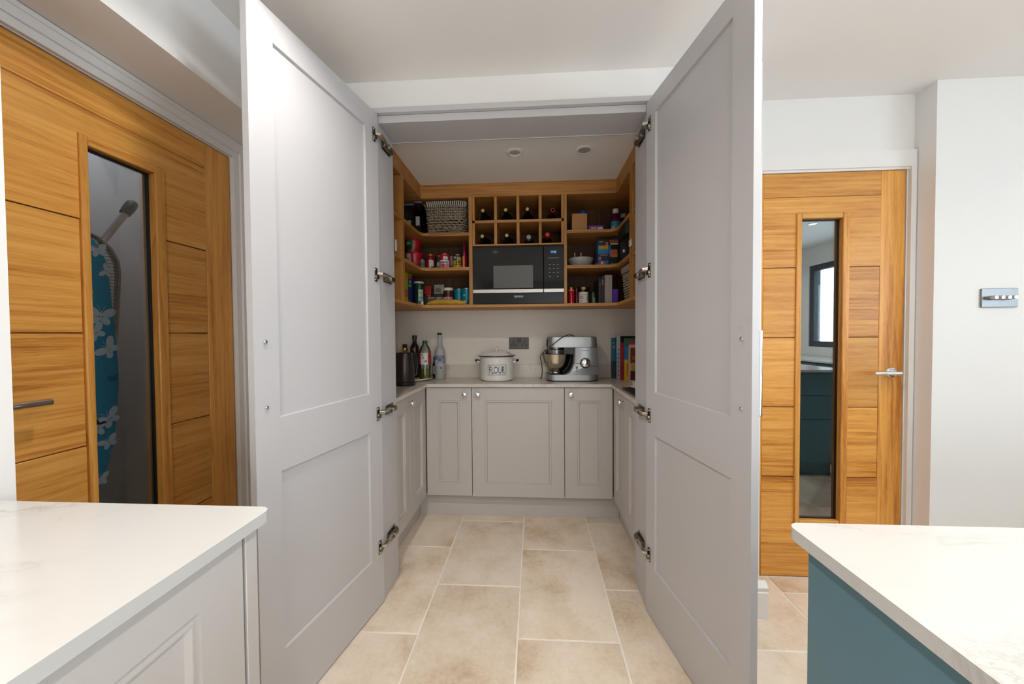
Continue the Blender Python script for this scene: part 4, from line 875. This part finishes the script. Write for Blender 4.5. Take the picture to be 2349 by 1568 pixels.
# ================================================================== WORKTOP THINGS
WZ = WZ + 0.0008
kt = thing('kettle', 'tall dark bronze kettle with black base on the worktop', 'kettle', (-0.832, 2.285, WZ))
BRONZE = mat('bronze_metal', (0.060, 0.047, 0.044), 0.34, 0.75, var=0.04)
put('base', B().lathe([(0.0, 0.0), (0.066, 0.0), (0.068, 0.003), (0.067, 0.020), (0.064, 0.022), (0.0, 0.022)], (-0.832, 2.285, WZ), 36), BLACK, kt)
put('body', B().lathe([(0.064, 0.0225), (0.065, 0.026), (0.062, 0.10), (0.056, 0.17), (0.0535, 0.198), (0.051, 0.204), (0.046, 0.205)], (-0.832, 2.285, WZ), 40), BRONZE, kt)
put('lid', B().lathe([(0.0458, 0.2055), (0.044, 0.209), (0.0, 0.211)], (-0.832, 2.285, WZ), 32), BLACK, kt)
put('handle', B().tube([(-0.790, 2.315, WZ + 0.197), (-0.776, 2.330, WZ + 0.196), (-0.768, 2.338, WZ + 0.175), (-0.766, 2.340, WZ + 0.12), (-0.772, 2.334, WZ + 0.06), (-0.786, 2.322, WZ + 0.052)], 0.007, 8), BLACK, kt)
put('spout', B().prism([(-0.890, WZ + 0.205), (-0.884, WZ + 0.165), (-0.872, WZ + 0.190), (-0.872, WZ + 0.205)], 'y', 2.27, 2.30), BRONZE, kt)
put('switch', B().box(-0.838, -0.826, 2.215, 2.221, WZ + 0.012, WZ + 0.018, 0.002), mat('dark_switch', '2a2628', 0.3), kt)

ls_ = thing('turntable', 'round pale turntable tray under the oil bottles', 'tray', (-0.866, 2.534, WZ))
put('disc', B().lathe([(0.0, 0.008), (0.136, 0.008), (0.142, 0.012), (0.143, 0.020), (0.139, 0.020), (0.135, 0.014), (0.0, 0.014)], (-0.866, 2.534, WZ), 56), mat('cream_plastic', 'd6cbb8', 0.35), ls_)
put('foot', B().lathe([(0.0, 0.0), (0.10, 0.0), (0.10, 0.0078), (0.0, 0.0078)], (-0.866, 2.534, WZ), 40), MATS['cream_plastic'], ls_)
TZ = WZ + 0.0143
AMBER = glass_mat('amber_glass', (0.28, 0.13, 0.02), 0.03, 1.2)
lathe_bottle('oil_bottle', 'tall dark amber oil bottle with black cap behind the kettle', -0.862, 2.580, TZ, [('glass', [(0.0, 0.0), (0.030, 0.0), (0.0315, 0.003), (0.0315, 0.210), (0.029, 0.226), (0.018, 0.243), (0.0148, 0.256), (0.0140, 0.272)], mat('dark_amber_glass', '1d1004', 0.06)), ('cap', [(0.0145, 0.2725), (0.0165, 0.274), (0.0165, 0.301), (0.0150, 0.303), (0.0, 0.303)], BLACK)], [(0.0315, -75, 55, 0.015, 0.185, '10140f'), (0.0318, -10, 20, 0.195, 0.212, '7a5010')])
lathe_bottle('vinegar_bottle', 'short bottle with a gold stopper behind the kettle', -0.927, 2.560, TZ, [('glass', [(0.0, 0.0), (0.026, 0.0), (0.027, 0.003), (0.027, 0.115), (0.020, 0.140), (0.011, 0.155), (0.0105, 0.186)], mat('clear_dark', '6a5c44', 0.08)), ('stopper', [(0.012, 0.1865), (0.019, 0.190), (0.0215, 0.203), (0.019, 0.214), (0.012, 0.217)], GOLD), ('cap', [(0.0150, 0.2175), (0.0155, 0.219), (0.0155, 0.240), (0.0, 0.241)], mat('brown_cap', '2a1510', 0.4))])
ob = lathe_bottle('cooking_oil_bottle', 'clear plastic cooking oil bottle with a green cap', -0.7635, 2.505, TZ, [
    ('bottle', [(0.0, 0.0), (0.036, 0.0), (0.041, 0.004), (0.042, 0.012), (0.040, 0.040), (0.042, 0.090), (0.0425, 0.172), (0.041, 0.190), (0.033, 0.216), (0.019, 0.236), (0.0150, 0.244)], BOTTLEGLASS),
    ('oil', [(0.0, 0.003), (0.035, 0.003), (0.0395, 0.012), (0.0385, 0.040), (0.0400, 0.070), (0.0, 0.070)], mat('yellow_oil', (0.20, 0.16, 0.012), 0.1)),
    ('cap', [(0.0155, 0.2445), (0.0172, 0.246), (0.0172, 0.263), (0.0150, 0.266), (0.0, 0.266)], mat('green_cap', '0e4a24', 0.4))],
    [(0.0427, -88, 88, 0.104, 0.180, '9c1c22'), (0.0431, -26, 44, 0.102, 0.182, 'cfc8c2'), (0.0434, -18, -6, 0.164, 0.175, '4a4646'), (0.0434, 10, 34, 0.118, 0.130, '6a6664'), (0.0434, -16, 8, 0.140, 0.158, 'a09a96')])
lathe_bottle('sauce_bottle', 'small dark sauce bottle with a white label between the two tall bottles', -0.7405, 2.6665, WZ, [('glass', [(0.0, 0.0), (0.014, 0.0), (0.015, 0.002), (0.015, 0.100), (0.009, 0.120), (0.008, 0.14)], mat('sauce_glass', '20100a', 0.1)), ('cap', [(0.0085, 0.1405), (0.0095, 0.142), (0.0095, 0.156), (0.0, 0.157)], BLACK)], [(0.015, -80, 80, 0.030, 0.090, 'b8b0a8')])
FROST = mat('frosted_glass', 'a8a8a6', 0.42, var=0.03)
lathe_bottle('spirit_bottle', 'frosted spirit bottle with a navy cap and mountain print', -0.688, 2.620, WZ, [('glass', [(0.0, 0.0), (0.035, 0.0), (0.0370, 0.004), (0.0370, 0.190), (0.035, 0.208), (0.026, 0.226), (0.0150, 0.238), (0.0135, 0.250), (0.0130, 0.318)], FROST), ('cap', [(0.0140, 0.3185), (0.0150, 0.320), (0.0150, 0.333), (0.0, 0.334)], mat('navy_cap', '16162e', 0.35))],
             [(0.0370, -80, 80, 0.100, 0.172, '7d8190'), (0.0373, -70, -10, 0.112, 0.138, 'b8bcc8'), (0.0374, -4, 46, 0.106, 0.146, '9aa0b4'), (0.0376, 0, 30, 0.128, 0.150, '4a4f72'), (0.0376, -76, 76, 0.100, 0.110, 'b8bcc6'), (0.0374, 14, 34, 0.074, 0.086, '50505a')])

# enamel flour tin
fx, fy = -0.263, 2.556
ft = thing('flour_tin', 'round white enamel flour tin with navy rim and lid', 'tin', (fx, fy, WZ))
put('body', B().lathe([(0.0, 0.0), (0.104, 0.0), (0.112, 0.003), (0.117, 0.010), (0.1185, 0.020), (0.1185, 0.160), (0.120, 0.166), (0.118, 0.168), (0.114, 0.164)], (fx, fy, WZ), 64), ENAMEL, ft)
ld = put('lid', B().lathe([(0.116, 0.1688), (0.129, 0.1705), (0.130, 0.1735), (0.118, 0.1770), (0.100, 0.1830), (0.090, 0.1905), (0.070, 0.1985), (0.040, 0.2050), (0.0, 0.207)], (fx, fy, WZ), 64), ENAMEL, ft)
put('lid_rim', B().lathe([(0.1275, 0.1690), (0.1315, 0.1690), (0.1325, 0.1715), (0.1312, 0.1745), (0.1285, 0.1748)], (fx, fy, WZ), 64), NAVY, ld)
put('lid_handle', B().tube([(fx - 0.001, fy - 0.022, WZ + 0.205), (fx - 0.001, fy - 0.020, WZ + 0.222), (fx - 0.001, fy - 0.008, WZ + 0.231), (fx - 0.001, fy + 0.008, WZ + 0.231), (fx - 0.001, fy + 0.020, WZ + 0.222), (fx - 0.001, fy + 0.022, WZ + 0.205)], 0.0055, 10), ENAMEL, ld)
for sg in (-1, 1):
    q = [(fx + sg * 0.117, fy - 0.032, WZ + 0.128), (fx + sg * 0.134, fy - 0.030, WZ + 0.133), (fx + sg * 0.146, fy - 0.018, WZ + 0.138), (fx + sg * 0.149, fy, WZ + 0.139), (fx + sg * 0.146, fy + 0.018, WZ + 0.138), (fx + sg * 0.134, fy + 0.030, WZ + 0.133), (fx + sg * 0.117, fy + 0.032, WZ + 0.128)]
    hd = put('side_handle', B().tube(q, 0.0065, 10), ENAMEL, ft)
    put('grip', B().tube([Vector(p) for p in q[1:6]], 0.0082, 10), NAVY, hd)
def wrap(vs, fs, r, ang0, zc): return B().add([(fx + r * math.sin(ang0 + a / r), fy - r * math.cos(ang0 + a / r), zc + c) for a, c in vs], fs)
A0 = 0.10; NB = mat('navy_print', '20224e', 0.35)
vs, fs = text_geo('FLOUR', 0.062, 0.62)
w_ = max(v[0] for v in vs) - min(v[0] for v in vs); cxm = (max(v[0] for v in vs) + min(v[0] for v in vs)) / 2; czm = (max(v[1] for v in vs) + min(v[1] for v in vs)) / 2; hh_ = max(v[1] for v in vs) - min(v[1] for v in vs)
vs = [((a - cxm) * 0.108 / w_, (c - czm) * 0.048 / hh_) for a, c in vs]
put('lettering', wrap(vs, fs, 0.1199, A0, WZ + 0.080), NB, ft)
fr_ = B(); hw, hh, kk = 0.0655, 0.0345, 0.0022; r_ = 0.1196
def strip(u0, u1, v0, v1, n):
    vv = []; ff = []
    for i in range(n + 1):
        u = u0 + (u1 - u0) * i / n; vv += [(u, v0), (u, v1)]
    for i in range(n): ff.append((2 * i, 2 * i + 2, 2 * i + 3, 2 * i + 1))
    b = wrap(vv, ff, r_, A0, WZ + 0.080); fr_.add(b.v, b.f)
strip(-hw, hw, hh - kk, hh, 16); strip(-hw, hw, -hh, -hh + kk, 16); strip(-hw, -hw + kk, -hh, hh, 1); strip(hw - kk, hw, -hh, hh, 1)
put('label_border', fr_, NB, ft)

# stand mixer
mx_ = thing('stand_mixer', 'silver stand mixer with steel bowl and chrome dial', 'mixer', (0.26, 2.56, WZ)); my0, my1 = 2.462, 2.640
base = rounded([(0.083, my0), (0.437, my0), (0.437, my1), (0.083, my1)], [0.06, 0.075, 0.06, 0.05], 8)
put('foot', B().prism([((p[0] - .26) * .985 + .26, (p[1] - 2.55) * .985 + 2.55) for p in base], 'z', WZ, WZ + 0.006), BLACK, mx_)
put('base', B().prism(base, 'z', WZ + 0.0062, WZ + 0.044), SILVER, mx_)
# column: side profile swept across the depth with rounded front and back edges
def column(off, y0, y1):
    pts = [(0.185 + off, WZ + 0.0445)]
    for i in range(13):      # concave sweep up from the base towards the head
        a = (PI / 2) * i / 12; pts.append((0.185 + off + 0.083 * math.sin(a), WZ + 0.0445 + 0.100 * (1 - math.cos(a))))
    pts += [(0.272 + off * .6, WZ + 0.228), (0.424 - off, WZ + 0.228), (0.430 - off, WZ + 0.120), (0.436 - off, WZ + 0.0445)]
    return pts
P0, P1 = column(0.0, 0, 0), column(0.014, 0, 0); n = len(P0); vs = []; fs = []
for y, P in ((my0 + 0.004, P1), (my0 + 0.012, P0), (my1 - 0.012, P0), (my1 - 0.004, P1)): vs += [(p[0], y, p[1]) for p in P]
for k in range(3):
    for i in range(n): j = (i + 1) % n; fs.append((k * n + i, k * n + j, (k + 1) * n + j, (k + 1) * n + i))
fs += [tuple(range(n - 1, -1, -1)), tuple(3 * n + i for i in range(n))]
put('column', B().add(vs, fs, True), SILVER, mx_)
head = rounded([(0.088, my0 + 0.004), (0.427, my0 + 0.004), (0.427, my1 - 0.004), (0.088, my1 - 0.004)], [0.055, 0.05, 0.05, 0.055], 9); nh = len(head); vs = []; fs = []
lay_ = [(WZ + 0.2295, 1.0), (WZ + 0.240, 1.004), (WZ + 0.290, 0.992), (WZ + 0.2985, 0.978), (WZ + 0.3005, 0.945)]
for z, k in lay_: vs += [((p[0] - .2575) * k + .2575, (p[1] - 2.551) * k + 2.551, z) for p in head]
for r in range(len(lay_) - 1):
    for i in range(nh): j = (i + 1) % nh; fs.append((r * nh + i, r * nh + j, (r + 1) * nh + j, (r + 1) * nh + i))
fs += [tuple(range(nh - 1, -1, -1)), tuple((len(lay_) - 1) * nh + i for i in range(nh))]
hd = put('head', B().add(vs, fs, True), SILVER, mx_)
put('nose_plate', B().box(0.0862, 0.0885, 2.50, 2.60, WZ + 0.232, WZ + 0.285, 0.001), BLACK, hd)
put('planetary_hub', B().lathe([(0.0, 0.210), (0.040, 0.210), (0.052, 0.216), (0.052, 0.2293), (0.0, 0.2293)], (0.152, 2.551, WZ), 28), DKNICKEL, hd)
put('head_underside', B().box(0.20, 0.272, my0 + 0.03, my1 - 0.03, WZ + 0.180, WZ + 0.2290, 0.002), BLACK, hd)
bx_, by_ = 0.150, 2.551
bl = put('bowl', B().lathe([(0.0, 0.048), (0.040, 0.048), (0.046, 0.052), (0.044, 0.060), (0.062, 0.074), (0.080, 0.098), (0.092, 0.130), (0.100, 0.168), (0.1035, 0.181), (0.1045, 0.183), (0.1025, 0.184), (0.097, 0.168), (0.088, 0.130), (0.075, 0.100), (0.056, 0.078), (0.0, 0.066)], (bx_, by_, WZ), 48), mat('polished_bowl', (0.60, 0.54, 0.46), 0.07, 1.0), mx_)
put('splash_guard', B().lathe([(0.074, 0.184), (0.080, 0.186), (0.079, 0.212), (0.072, 0.214)], (bx_, by_, WZ), 40), CLEARPLASTIC, mx_)
put('bowl_shade', B().prism([(0.182, WZ + 0.0447), (0.215, WZ + 0.055), (0.240, WZ + 0.078), (0.258, WZ + 0.12), (0.263, WZ + 0.18), (0.268, WZ + 0.18), (0.264, WZ + 0.12), (0.247, WZ + 0.074), (0.222, WZ + 0.050), (0.19, WZ + 0.0447)], 'y', my0 + 0.008, my1 - 0.02), BLACK, mx_)
dl = put('dial', B().lathe([(0.0, -0.034), (0.020, -0.034), (0.026, -0.030), (0.028, -0.020), (0.029, -0.006), (0.032, -0.002), (0.032, 0.002)], (0.341, my0 + 0.002, WZ + 0.124), 32, 'y'), CHROME, mx_)
put('dial_collar', B().lathe([(0.0325, -0.004), (0.0345, -0.003), (0.0345, 0.003)], (0.341, my0 + 0.002, WZ + 0.124), 32, 'y'), BLACK, dl)
put('seam_line', B().tube([(0.270, my0 + 0.0035, WZ + 0.124), (0.305, my0 + 0.0035, WZ + 0.119), (0.341, my0 + 0.0035, WZ + 0.112), (0.38, my0 + 0.0035, WZ + 0.105), (0.418, my0 + 0.0035, WZ + 0.102)], 0.0014, 6), BLACK, mx_)
put('head_seam', B().tube([(0.275, my0 + 0.0035, WZ + 0.2287), (0.418, my0 + 0.0035, WZ + 0.2287)], 0.0014, 6), BLACK, mx_)
put('lettering', B().box(0.322, 0.365, my0 + 0.0030, my0 + 0.0042, WZ + 0.2070, WZ + 0.2095), mat('grey_lettering', '4c4c4e', 0.4), mx_)
put('emblem', B().lathe([(0.0, -0.0006), (0.0062, -0.0006), (0.0062, 0.0)], (0.286, my0 + 0.0040, WZ + 0.092), 14, 'y', sy=1.6).box(0.2842, 0.2876, my0 + 0.0032, my0 + 0.0042, WZ + 0.062, WZ + 0.084), MATS['grey_lettering'], mx_)
put('power_cord', B().tube([(0.282, 2.56, WZ + 0.300), (0.262, 2.53, WZ + 0.311), (0.232, 2.48, WZ + 0.314), (0.190, 2.455, WZ + 0.300), (0.140, 2.448, WZ + 0.262), (0.100, 2.446, WZ + 0.232), (0.070, 2.450, WZ + 0.208), (0.047, 2.462, WZ + 0.180), (0.042, 2.47, WZ + 0.155), (0.048, 2.476, WZ + 0.128), (0.056, 2.50, WZ + 0.07), (0.050, 2.56, WZ + 0.008), (0.04, 2.62, WZ + 0.006)], 0.0032, 8), mat('grey_cable', '3c3838', 0.5), mx_)

# cookbooks stood in the corner
GC = 'cookbooks standing in the worktop corner'
book('teal cookbook with a dark lower half, at the back of the row', 0.556, 0.765, 2.640, 2.680, WZ, 0.290, '11647e', GC, [('front', 0, 1, .0, .42, '2c3434'), ('side', 0, 1, 0, .42, '243030'), ('front', .02, .10, .74, .80, 'a87868'), ('front', .03, .06, .86, .88, 'c8d0d0')], axis='y')
bs = book('white spiral-bound cookbook, second from the teal one', 0.579, 0.788, 2.590, 2.612, WZ, 0.306, 'b9b6b8', GC, [('front', 0, .3, 0, .6, 'a9a8b4')], axis='y')
for i in range(7): put('binding_hole', B().lathe([(0.0, -0.0009), (0.0042, -0.0009), (0.0042, 0.0)], (0.5895, 2.589, WZ + 0.03 + i * 0.030), 10, 'y'), BLACK, bs)
book('black and red cookbook in the middle of the row', 0.595, 0.803, 2.540, 2.566, WZ, 0.302, '15100f', GC, [('side', 0, 1, .0, .34, 'a01812'), ('front', 0, .10, .42, .86, 'a8141c'), ('front', 0, .10, 0, .42, '8a1414'), ('front', .10, .3, .1, .5, '3a6a8a')], axis='y')
book('yellow and blue illustrated cookbook', 0.610, 0.811, 2.490, 2.518, WZ, 0.288, '2c6c30', GC, [('side', 0, 1, .5, 1.0, '24649c'), ('side', 0, 1, 0, .5, 'c8a818'), ('front', 0, .12, .5, .82, '2a74a8'), ('front', 0, .2, 0, .5, 'cbaa1c'), ('front', .12, .5, .6, .95, 'a83a68'), ('front', .05, .1, .1, .4, 'd0691c')], axis='y')
book('brown photo-covered cookbook at the front of the row', 0.624, 0.811, 2.436, 2.460, WZ, 0.246, 'b9a890', GC, [('front', .04, .6, .50, .92, '6e2a10'), ('front', .06, .6, .30, .52, 'b08848'), ('front', .04, .6, .05, .30, '52180e'), ('front', .1, .4, .60, .70, '9a5020')], axis='y')
tr = put('baking_tray', B().prism([(0.505, 1.86), (0.70, 1.86), (0.70, 2.10), (0.56, 2.15), (0.505, 2.12)], 'z', WZ + 0.0003, WZ + 0.010), BLACK, origin=(0.6, 2.0, WZ))
tag(tr, 'flat black tray on the worktop near the open door', 'tray')
# crumpled plastic bag on the tray
bmh = bmesh.new(); bmesh.ops.create_icosphere(bmh, subdivisions=4, radius=1.0)
from mathutils import noise as mnoise
for v in bmh.verts:
    nz = mnoise.noise(v.co * 2.3) * .35 + mnoise.noise(v.co * 6.0) * .16
    v.co = v.co * (1 + nz); v.co = Vector((0.600 + v.co.x * 0.068, 1.985 + v.co.y * 0.085, WZ + 0.0105 + 0.030 + max(-0.030, v.co.z * 0.032)))
pbg = put('plastic_bag', B().bm(bmh, True), mat('crinkled_film', 'b6b6bc', 0.25, var=0.2, scale=50), origin=(0.60, 1.985, WZ + 0.0105))
tag(pbg, 'crumpled pale plastic bag on the black tray', 'bag')

# double socket on the pantry wall
so = thing('wall_socket', 'dark metal double socket on the wall above the flour tin', 'socket', (-0.113, 2.698, 1.146))
put('plate', B().box(-0.186, -0.040, 2.692, 2.699, 1.1025, 1.1885, 0.0015), GUNMETAL, so)
for cx_ in (-0.154, -0.072):
    put('socket_holes', B().box(cx_ - 0.0055, cx_ + 0.0055, 2.6908, 2.693, 1.139, 1.162, 0.0005).box(cx_ - 0.021, cx_ - 0.0065, 2.6908, 2.693, 1.124, 1.138, 0.0005).box(cx_ + 0.0065, cx_ + 0.021, 2.6908, 2.693, 1.124, 1.138, 0.0005), BLACK, so)
for cx_ in (-0.121, -0.105): put('rocker_switch', B().box(cx_ - 0.0075, cx_ + 0.0075, 2.6895, 2.693, 1.153, 1.178, 0.001), BLACK, so)
# four-gang dimmer on the white wall
sw = thing('dimmer_switch', 'grey metal dimmer switch plate with four knobs on the white wall', 'switch', (2.076, 1.763, 1.3605))
put('plate', B().box(1.9995, 2.152, 1.757, 1.7645, 1.3185, 1.4025, 0.0018), mat('satin_grey_plate', (0.26, 0.26, 0.26), 0.4, 0.8, var=0.04), sw)
for xx in (2.0316, 2.0587, 2.0857, 2.1105):
    put('knob', B().lathe([(0.0, -0.0265), (0.0078, -0.0265), (0.0086, -0.0255), (0.0090, 0.0)], (xx, 1.757, 1.3602), 18, 'y'), mat('satin_knob', (0.45, 0.43, 0.41), 0.35, 0.9), sw)
put('screw', B().lathe([(0.0, -0.002), (0.0035, -0.002), (0.004, 0.0)], (2.010, 1.757, 1.3602), 12, 'y'), BRONZE, sw)

# pantry ceiling fittings
dl1 = thing('downlight', 'white ringed downlight in the pantry ceiling', 'ceiling light', (-0.098, 1.987, 2.195))
put('ring', B().lathe([(0.046, 0.0), (0.045, -0.004), (0.036, -0.007), (0.028, -0.004), (0.026, 0.0)], (-0.098, 1.987, 2.1948), 36), TRIM, dl1)
put('lens', B().lathe([(0.0, -0.003), (0.022, -0.003), (0.0258, -0.001)], (-0.098, 1.987, 2.1948), 28), mat('lamp_lens', 'b8b2a8', 0.2), dl1)
dl2 = thing('ceiling_sensor', 'round grey disc with white rim in the pantry ceiling', 'ceiling sensor', (0.274, 1.987, 2.195))
put('rim', B().lathe([(0.045, 0.0), (0.044, -0.005), (0.035, -0.006), (0.033, -0.003)], (0.274, 1.987, 2.1948), 36), TRIM, dl2)
put('disc', B().lathe([(0.0, -0.004), (0.032, -0.004), (0.033, -0.002)], (0.274, 1.987, 2.1948), 32), mat('grey_sensor', 'a3a2a2', 0.5), dl2)
# kitchen downlights (their lamps are set up at the top of the script)
LENS = mat('lit_lens', 'fff0dc', 0.3, emit=9.0)
d0 = None
for (x, y) in DOWN:
    if d0 is None:
        d0 = thing('downlight', 'lit recessed downlight in the kitchen ceiling', 'ceiling light', (x, y, CZ), 'kitchen ceiling downlights')
        kids = [put('ring', B().lathe([(0.046, -0.0002), (0.045, -0.004), (0.037, -0.005), (0.035, -0.0002)], (0, 0, 0), 32), TRIM, d0, True), put('lens', B().lathe([(0.0, -0.001), (0.034, -0.001)], (0, 0, 0), 24), LENS, d0, True)]
    else:
        c = d0.copy(); COL.objects.link(c); c.location = (x, y, CZ)
        for k in kids:
            kc = k.copy(); COL.objects.link(kc); kc.parent = c

# ================================================================== IRONING BOARD IN THE CLOSET
IX = -1.52
ib = thing('ironing_board', 'teal butterfly-print ironing board stored upright behind the glazed oak door', 'ironing board', (IX, 1.07, 0))
right = [(1.120, 1.585), (1.1741, 1.5522), (1.1934, 1.5207), (1.2079, 1.4809), (1.2165, 1.405), (1.222, 1.3119), (1.2299, 1.202), (1.2355, 1.1065), (1.2352, 1.0427), (1.2289, 0.9641), (1.2217, 0.9021), (1.2150, 0.839), (1.2000, 0.7806), (1.1849, 0.7331), (1.1650, 0.6900), (1.13, 0.62), (1.09, 0.57)]
yc = 1.07; outl = right + [(2 * yc - y, z) for y, z in right[::-1]]
# padded cover: bulged towards the door
vs = []; fs = []; n = len(outl); rings_ = [(1.0, -0.006), (1.0, 0.004), (0.975, 0.011), (0.92, 0.014), (0.5, 0.016)]
for k, dx in rings_: vs += [(IX + dx, yc + (y - yc) * k, 1.07 + (z - 1.07) * (1 - (1 - k) * .45)) for y, z in outl]
for r in range(len(rings_) - 1):
    for i in range(n): j = (i + 1) % n; fs.append((r * n + i, r * n + j, (r + 1) * n + j, (r + 1) * n + i))
fs += [tuple(range(n - 1, -1, -1)), tuple((len(rings_) - 1) * n + i for i in range(n))]
TEALF = mat('teal_fabric', '0b7d9c', 0.85, var=0.05, scale=60)
cv = put('cover', B().add(vs, fs, True), TEALF, ib)
BFW = mat('print_white_butterfly', 'b3bcc0', 0.85); BFB = mat('print_blue_butterfly', '0a5c8a', 0.85)
def butterfly(y, z, s, rot, m):
    vs = []; fs = []
    def ell(cy, cz, a, b_, th, nn=14):
        o = len(vs)
        for i in range(nn):
            t = 2 * PI * i / nn; p, q = a * math.cos(t), b_ * math.sin(t); vs.append((cy + p * math.cos(th) - q * math.sin(th), cz + p * math.sin(th) + q * math.cos(th)))
        fs.append(tuple(o + i for i in range(nn)))
    for sg in (-1, 1):
        ell(sg * .55, .32, .55, .32, sg * .55); ell(sg * .36, -.32, .36, .27, -sg * .7)
    ell(0, 0, .07, .42, 0)
    for sg in (-1, 1):
        o = len(vs); vs.extend([(sg * .03, .40), (sg * .06, .40), (sg * .30, .86), (sg * .27, .87)]); fs.append((o, o + 1, o + 2, o + 3))
    c, sn = math.cos(rot), math.sin(rot)
    P = [(IX + 0.0205, y + s * (a * c - b_ * sn), z + s * (a * sn + b_ * c)) for a, b_ in vs]
    P = [(IX + (0.0150 if abs(q[1] - yc) > .145 else 0.0168), q[1], q[2]) for q in P]
    put('butterfly_print', B().add(P, fs), m, cv)
for (y, z, s, r, m) in ((1.176, 1.512, .030, .3, BFW), (1.200, 1.446, .024, 1.2, BFW), (1.178, 1.286, .045, -.1, BFW), (1.160, 1.228, .036, .6, BFW), (1.200, 1.172, .040, .9, BFW), (1.212, 1.067, .018, .2, BFB), (1.196, 0.925, .040, .6, BFW), (1.160, 0.900, .034, 1.4, BFW), (1.190, 0.842, .030, .4, BFW), (1.160, 0.717, .030, .2, BFW), (1.10, 1.36, .05, -.4, BFW), (1.09, 1.12, .05, .4, BFW), (1.08, 0.95, .04, 2.2, BFB)):
    butterfly(y, z, s, r, m)
PALEM = mat('pale_metal', 'a49a90', 0.45, var=0.03)
fr2 = [(1.10, 1.600), (1.165, 1.583), (1.215, 1.566), (1.250, 1.535), (1.272, 1.490), (1.276, 1.45), (1.268, 1.33), (1.258, 1.20), (1.248, 1.08), (1.238, 0.98)]
# side rail of the metal board: a curved band behind the pad
band = B(); nb = len(fr2); vs = []; fs = []
for y, z in fr2: vs += [(IX - 0.020, y - 0.008, z), (IX - 0.020, y, z + .003), (IX - 0.052, y + 0.012, z + .003), (IX - 0.052, y + 0.004, z)]
for i in range(nb - 1):
    for k in range(4): fs.append((i * 4 + k, i * 4 + (k + 1) % 4, (i + 1) * 4 + (k + 1) % 4, (i + 1) * 4 + k))
fs += [(3, 2, 1, 0), tuple((nb - 1) * 4 + k for k in range(4))]
put('side_rail', band.add(vs, fs, False), PALEM, ib)
# expanded-metal top seen between pad and rail
lat = B(); 
def yin(z):
    for i in range(len(right) - 1):
        if right[i + 1][1] <= z <= right[i][1]:
            u = (z - right[i + 1][1]) / (right[i][1] - right[i + 1][1]); return right[i + 1][0] + u * (right[i][0] - right[i + 1][0])
    return 1.12
def yout(z):
    for i in range(len(fr2) - 1):
        if fr2[i + 1][1] <= z <= fr2[i][1]:
            u = (z - fr2[i + 1][1]) / (fr2[i][1] - fr2[i + 1][1]); return fr2[i + 1][0] + u * (fr2[i][0] - fr2[i + 1][0])
    return 1.2
z = 1.56
while z > 1.05:
    a, b_ = yin(z) - 0.02, yout(z) - 0.006; hgt = 0.024
    lat.tube([(IX - 0.022, a, z), (IX - 0.022, b_, z - hgt)], 0.0014, 4); lat.tube([(IX - 0.022, a, z - hgt), (IX - 0.022, b_, z)], 0.0014, 4); z -= 0.012
lo = put('wire_mesh', lat, PALEM, ib); lo['kind'] = 'stuff'
LEGM = mat('satin_tube', (0.62, 0.62, 0.66), 0.35, 0.55)
lg_ = put('leg', B().tube([(-1.60, 1.02, 0.02), (-1.60, 1.10, 0.80), (-1.60, 1.225, 1.50), (-1.585, 1.34, 1.705)], 0.0115, 12), LEGM, ib)
put('rubber_foot', B().tube([(-1.5860, 1.332, 1.692), (-1.5840, 1.347, 1.718), (-1.583, 1.358, 1.738), (-1.5825, 1.363, 1.747)], [0.0165, 0.019, 0.018, 0.012], 14), BLKMATT, lg_)
put('rubber_foot', B().lathe([(0.0, 0.0), (0.018, 0.0), (0.018, 0.03), (0.0, 0.032)], (-1.60, 1.02, 0.0), 14), BLACK, lg_)
put('leg', B().tube([(-1.60, 0.90, 0.02), (-1.60, 1.00, 0.70), (-1.60, 0.94, 1.50)], 0.0115, 12), LEGM, ib)
put('hook', B().tube([(-1.57, 1.165, 1.60), (-1.57, 1.175, 1.64), (-1.57, 1.190, 1.64), (-1.57, 1.192, 1.60)], 0.004, 8), BLACK, ib)
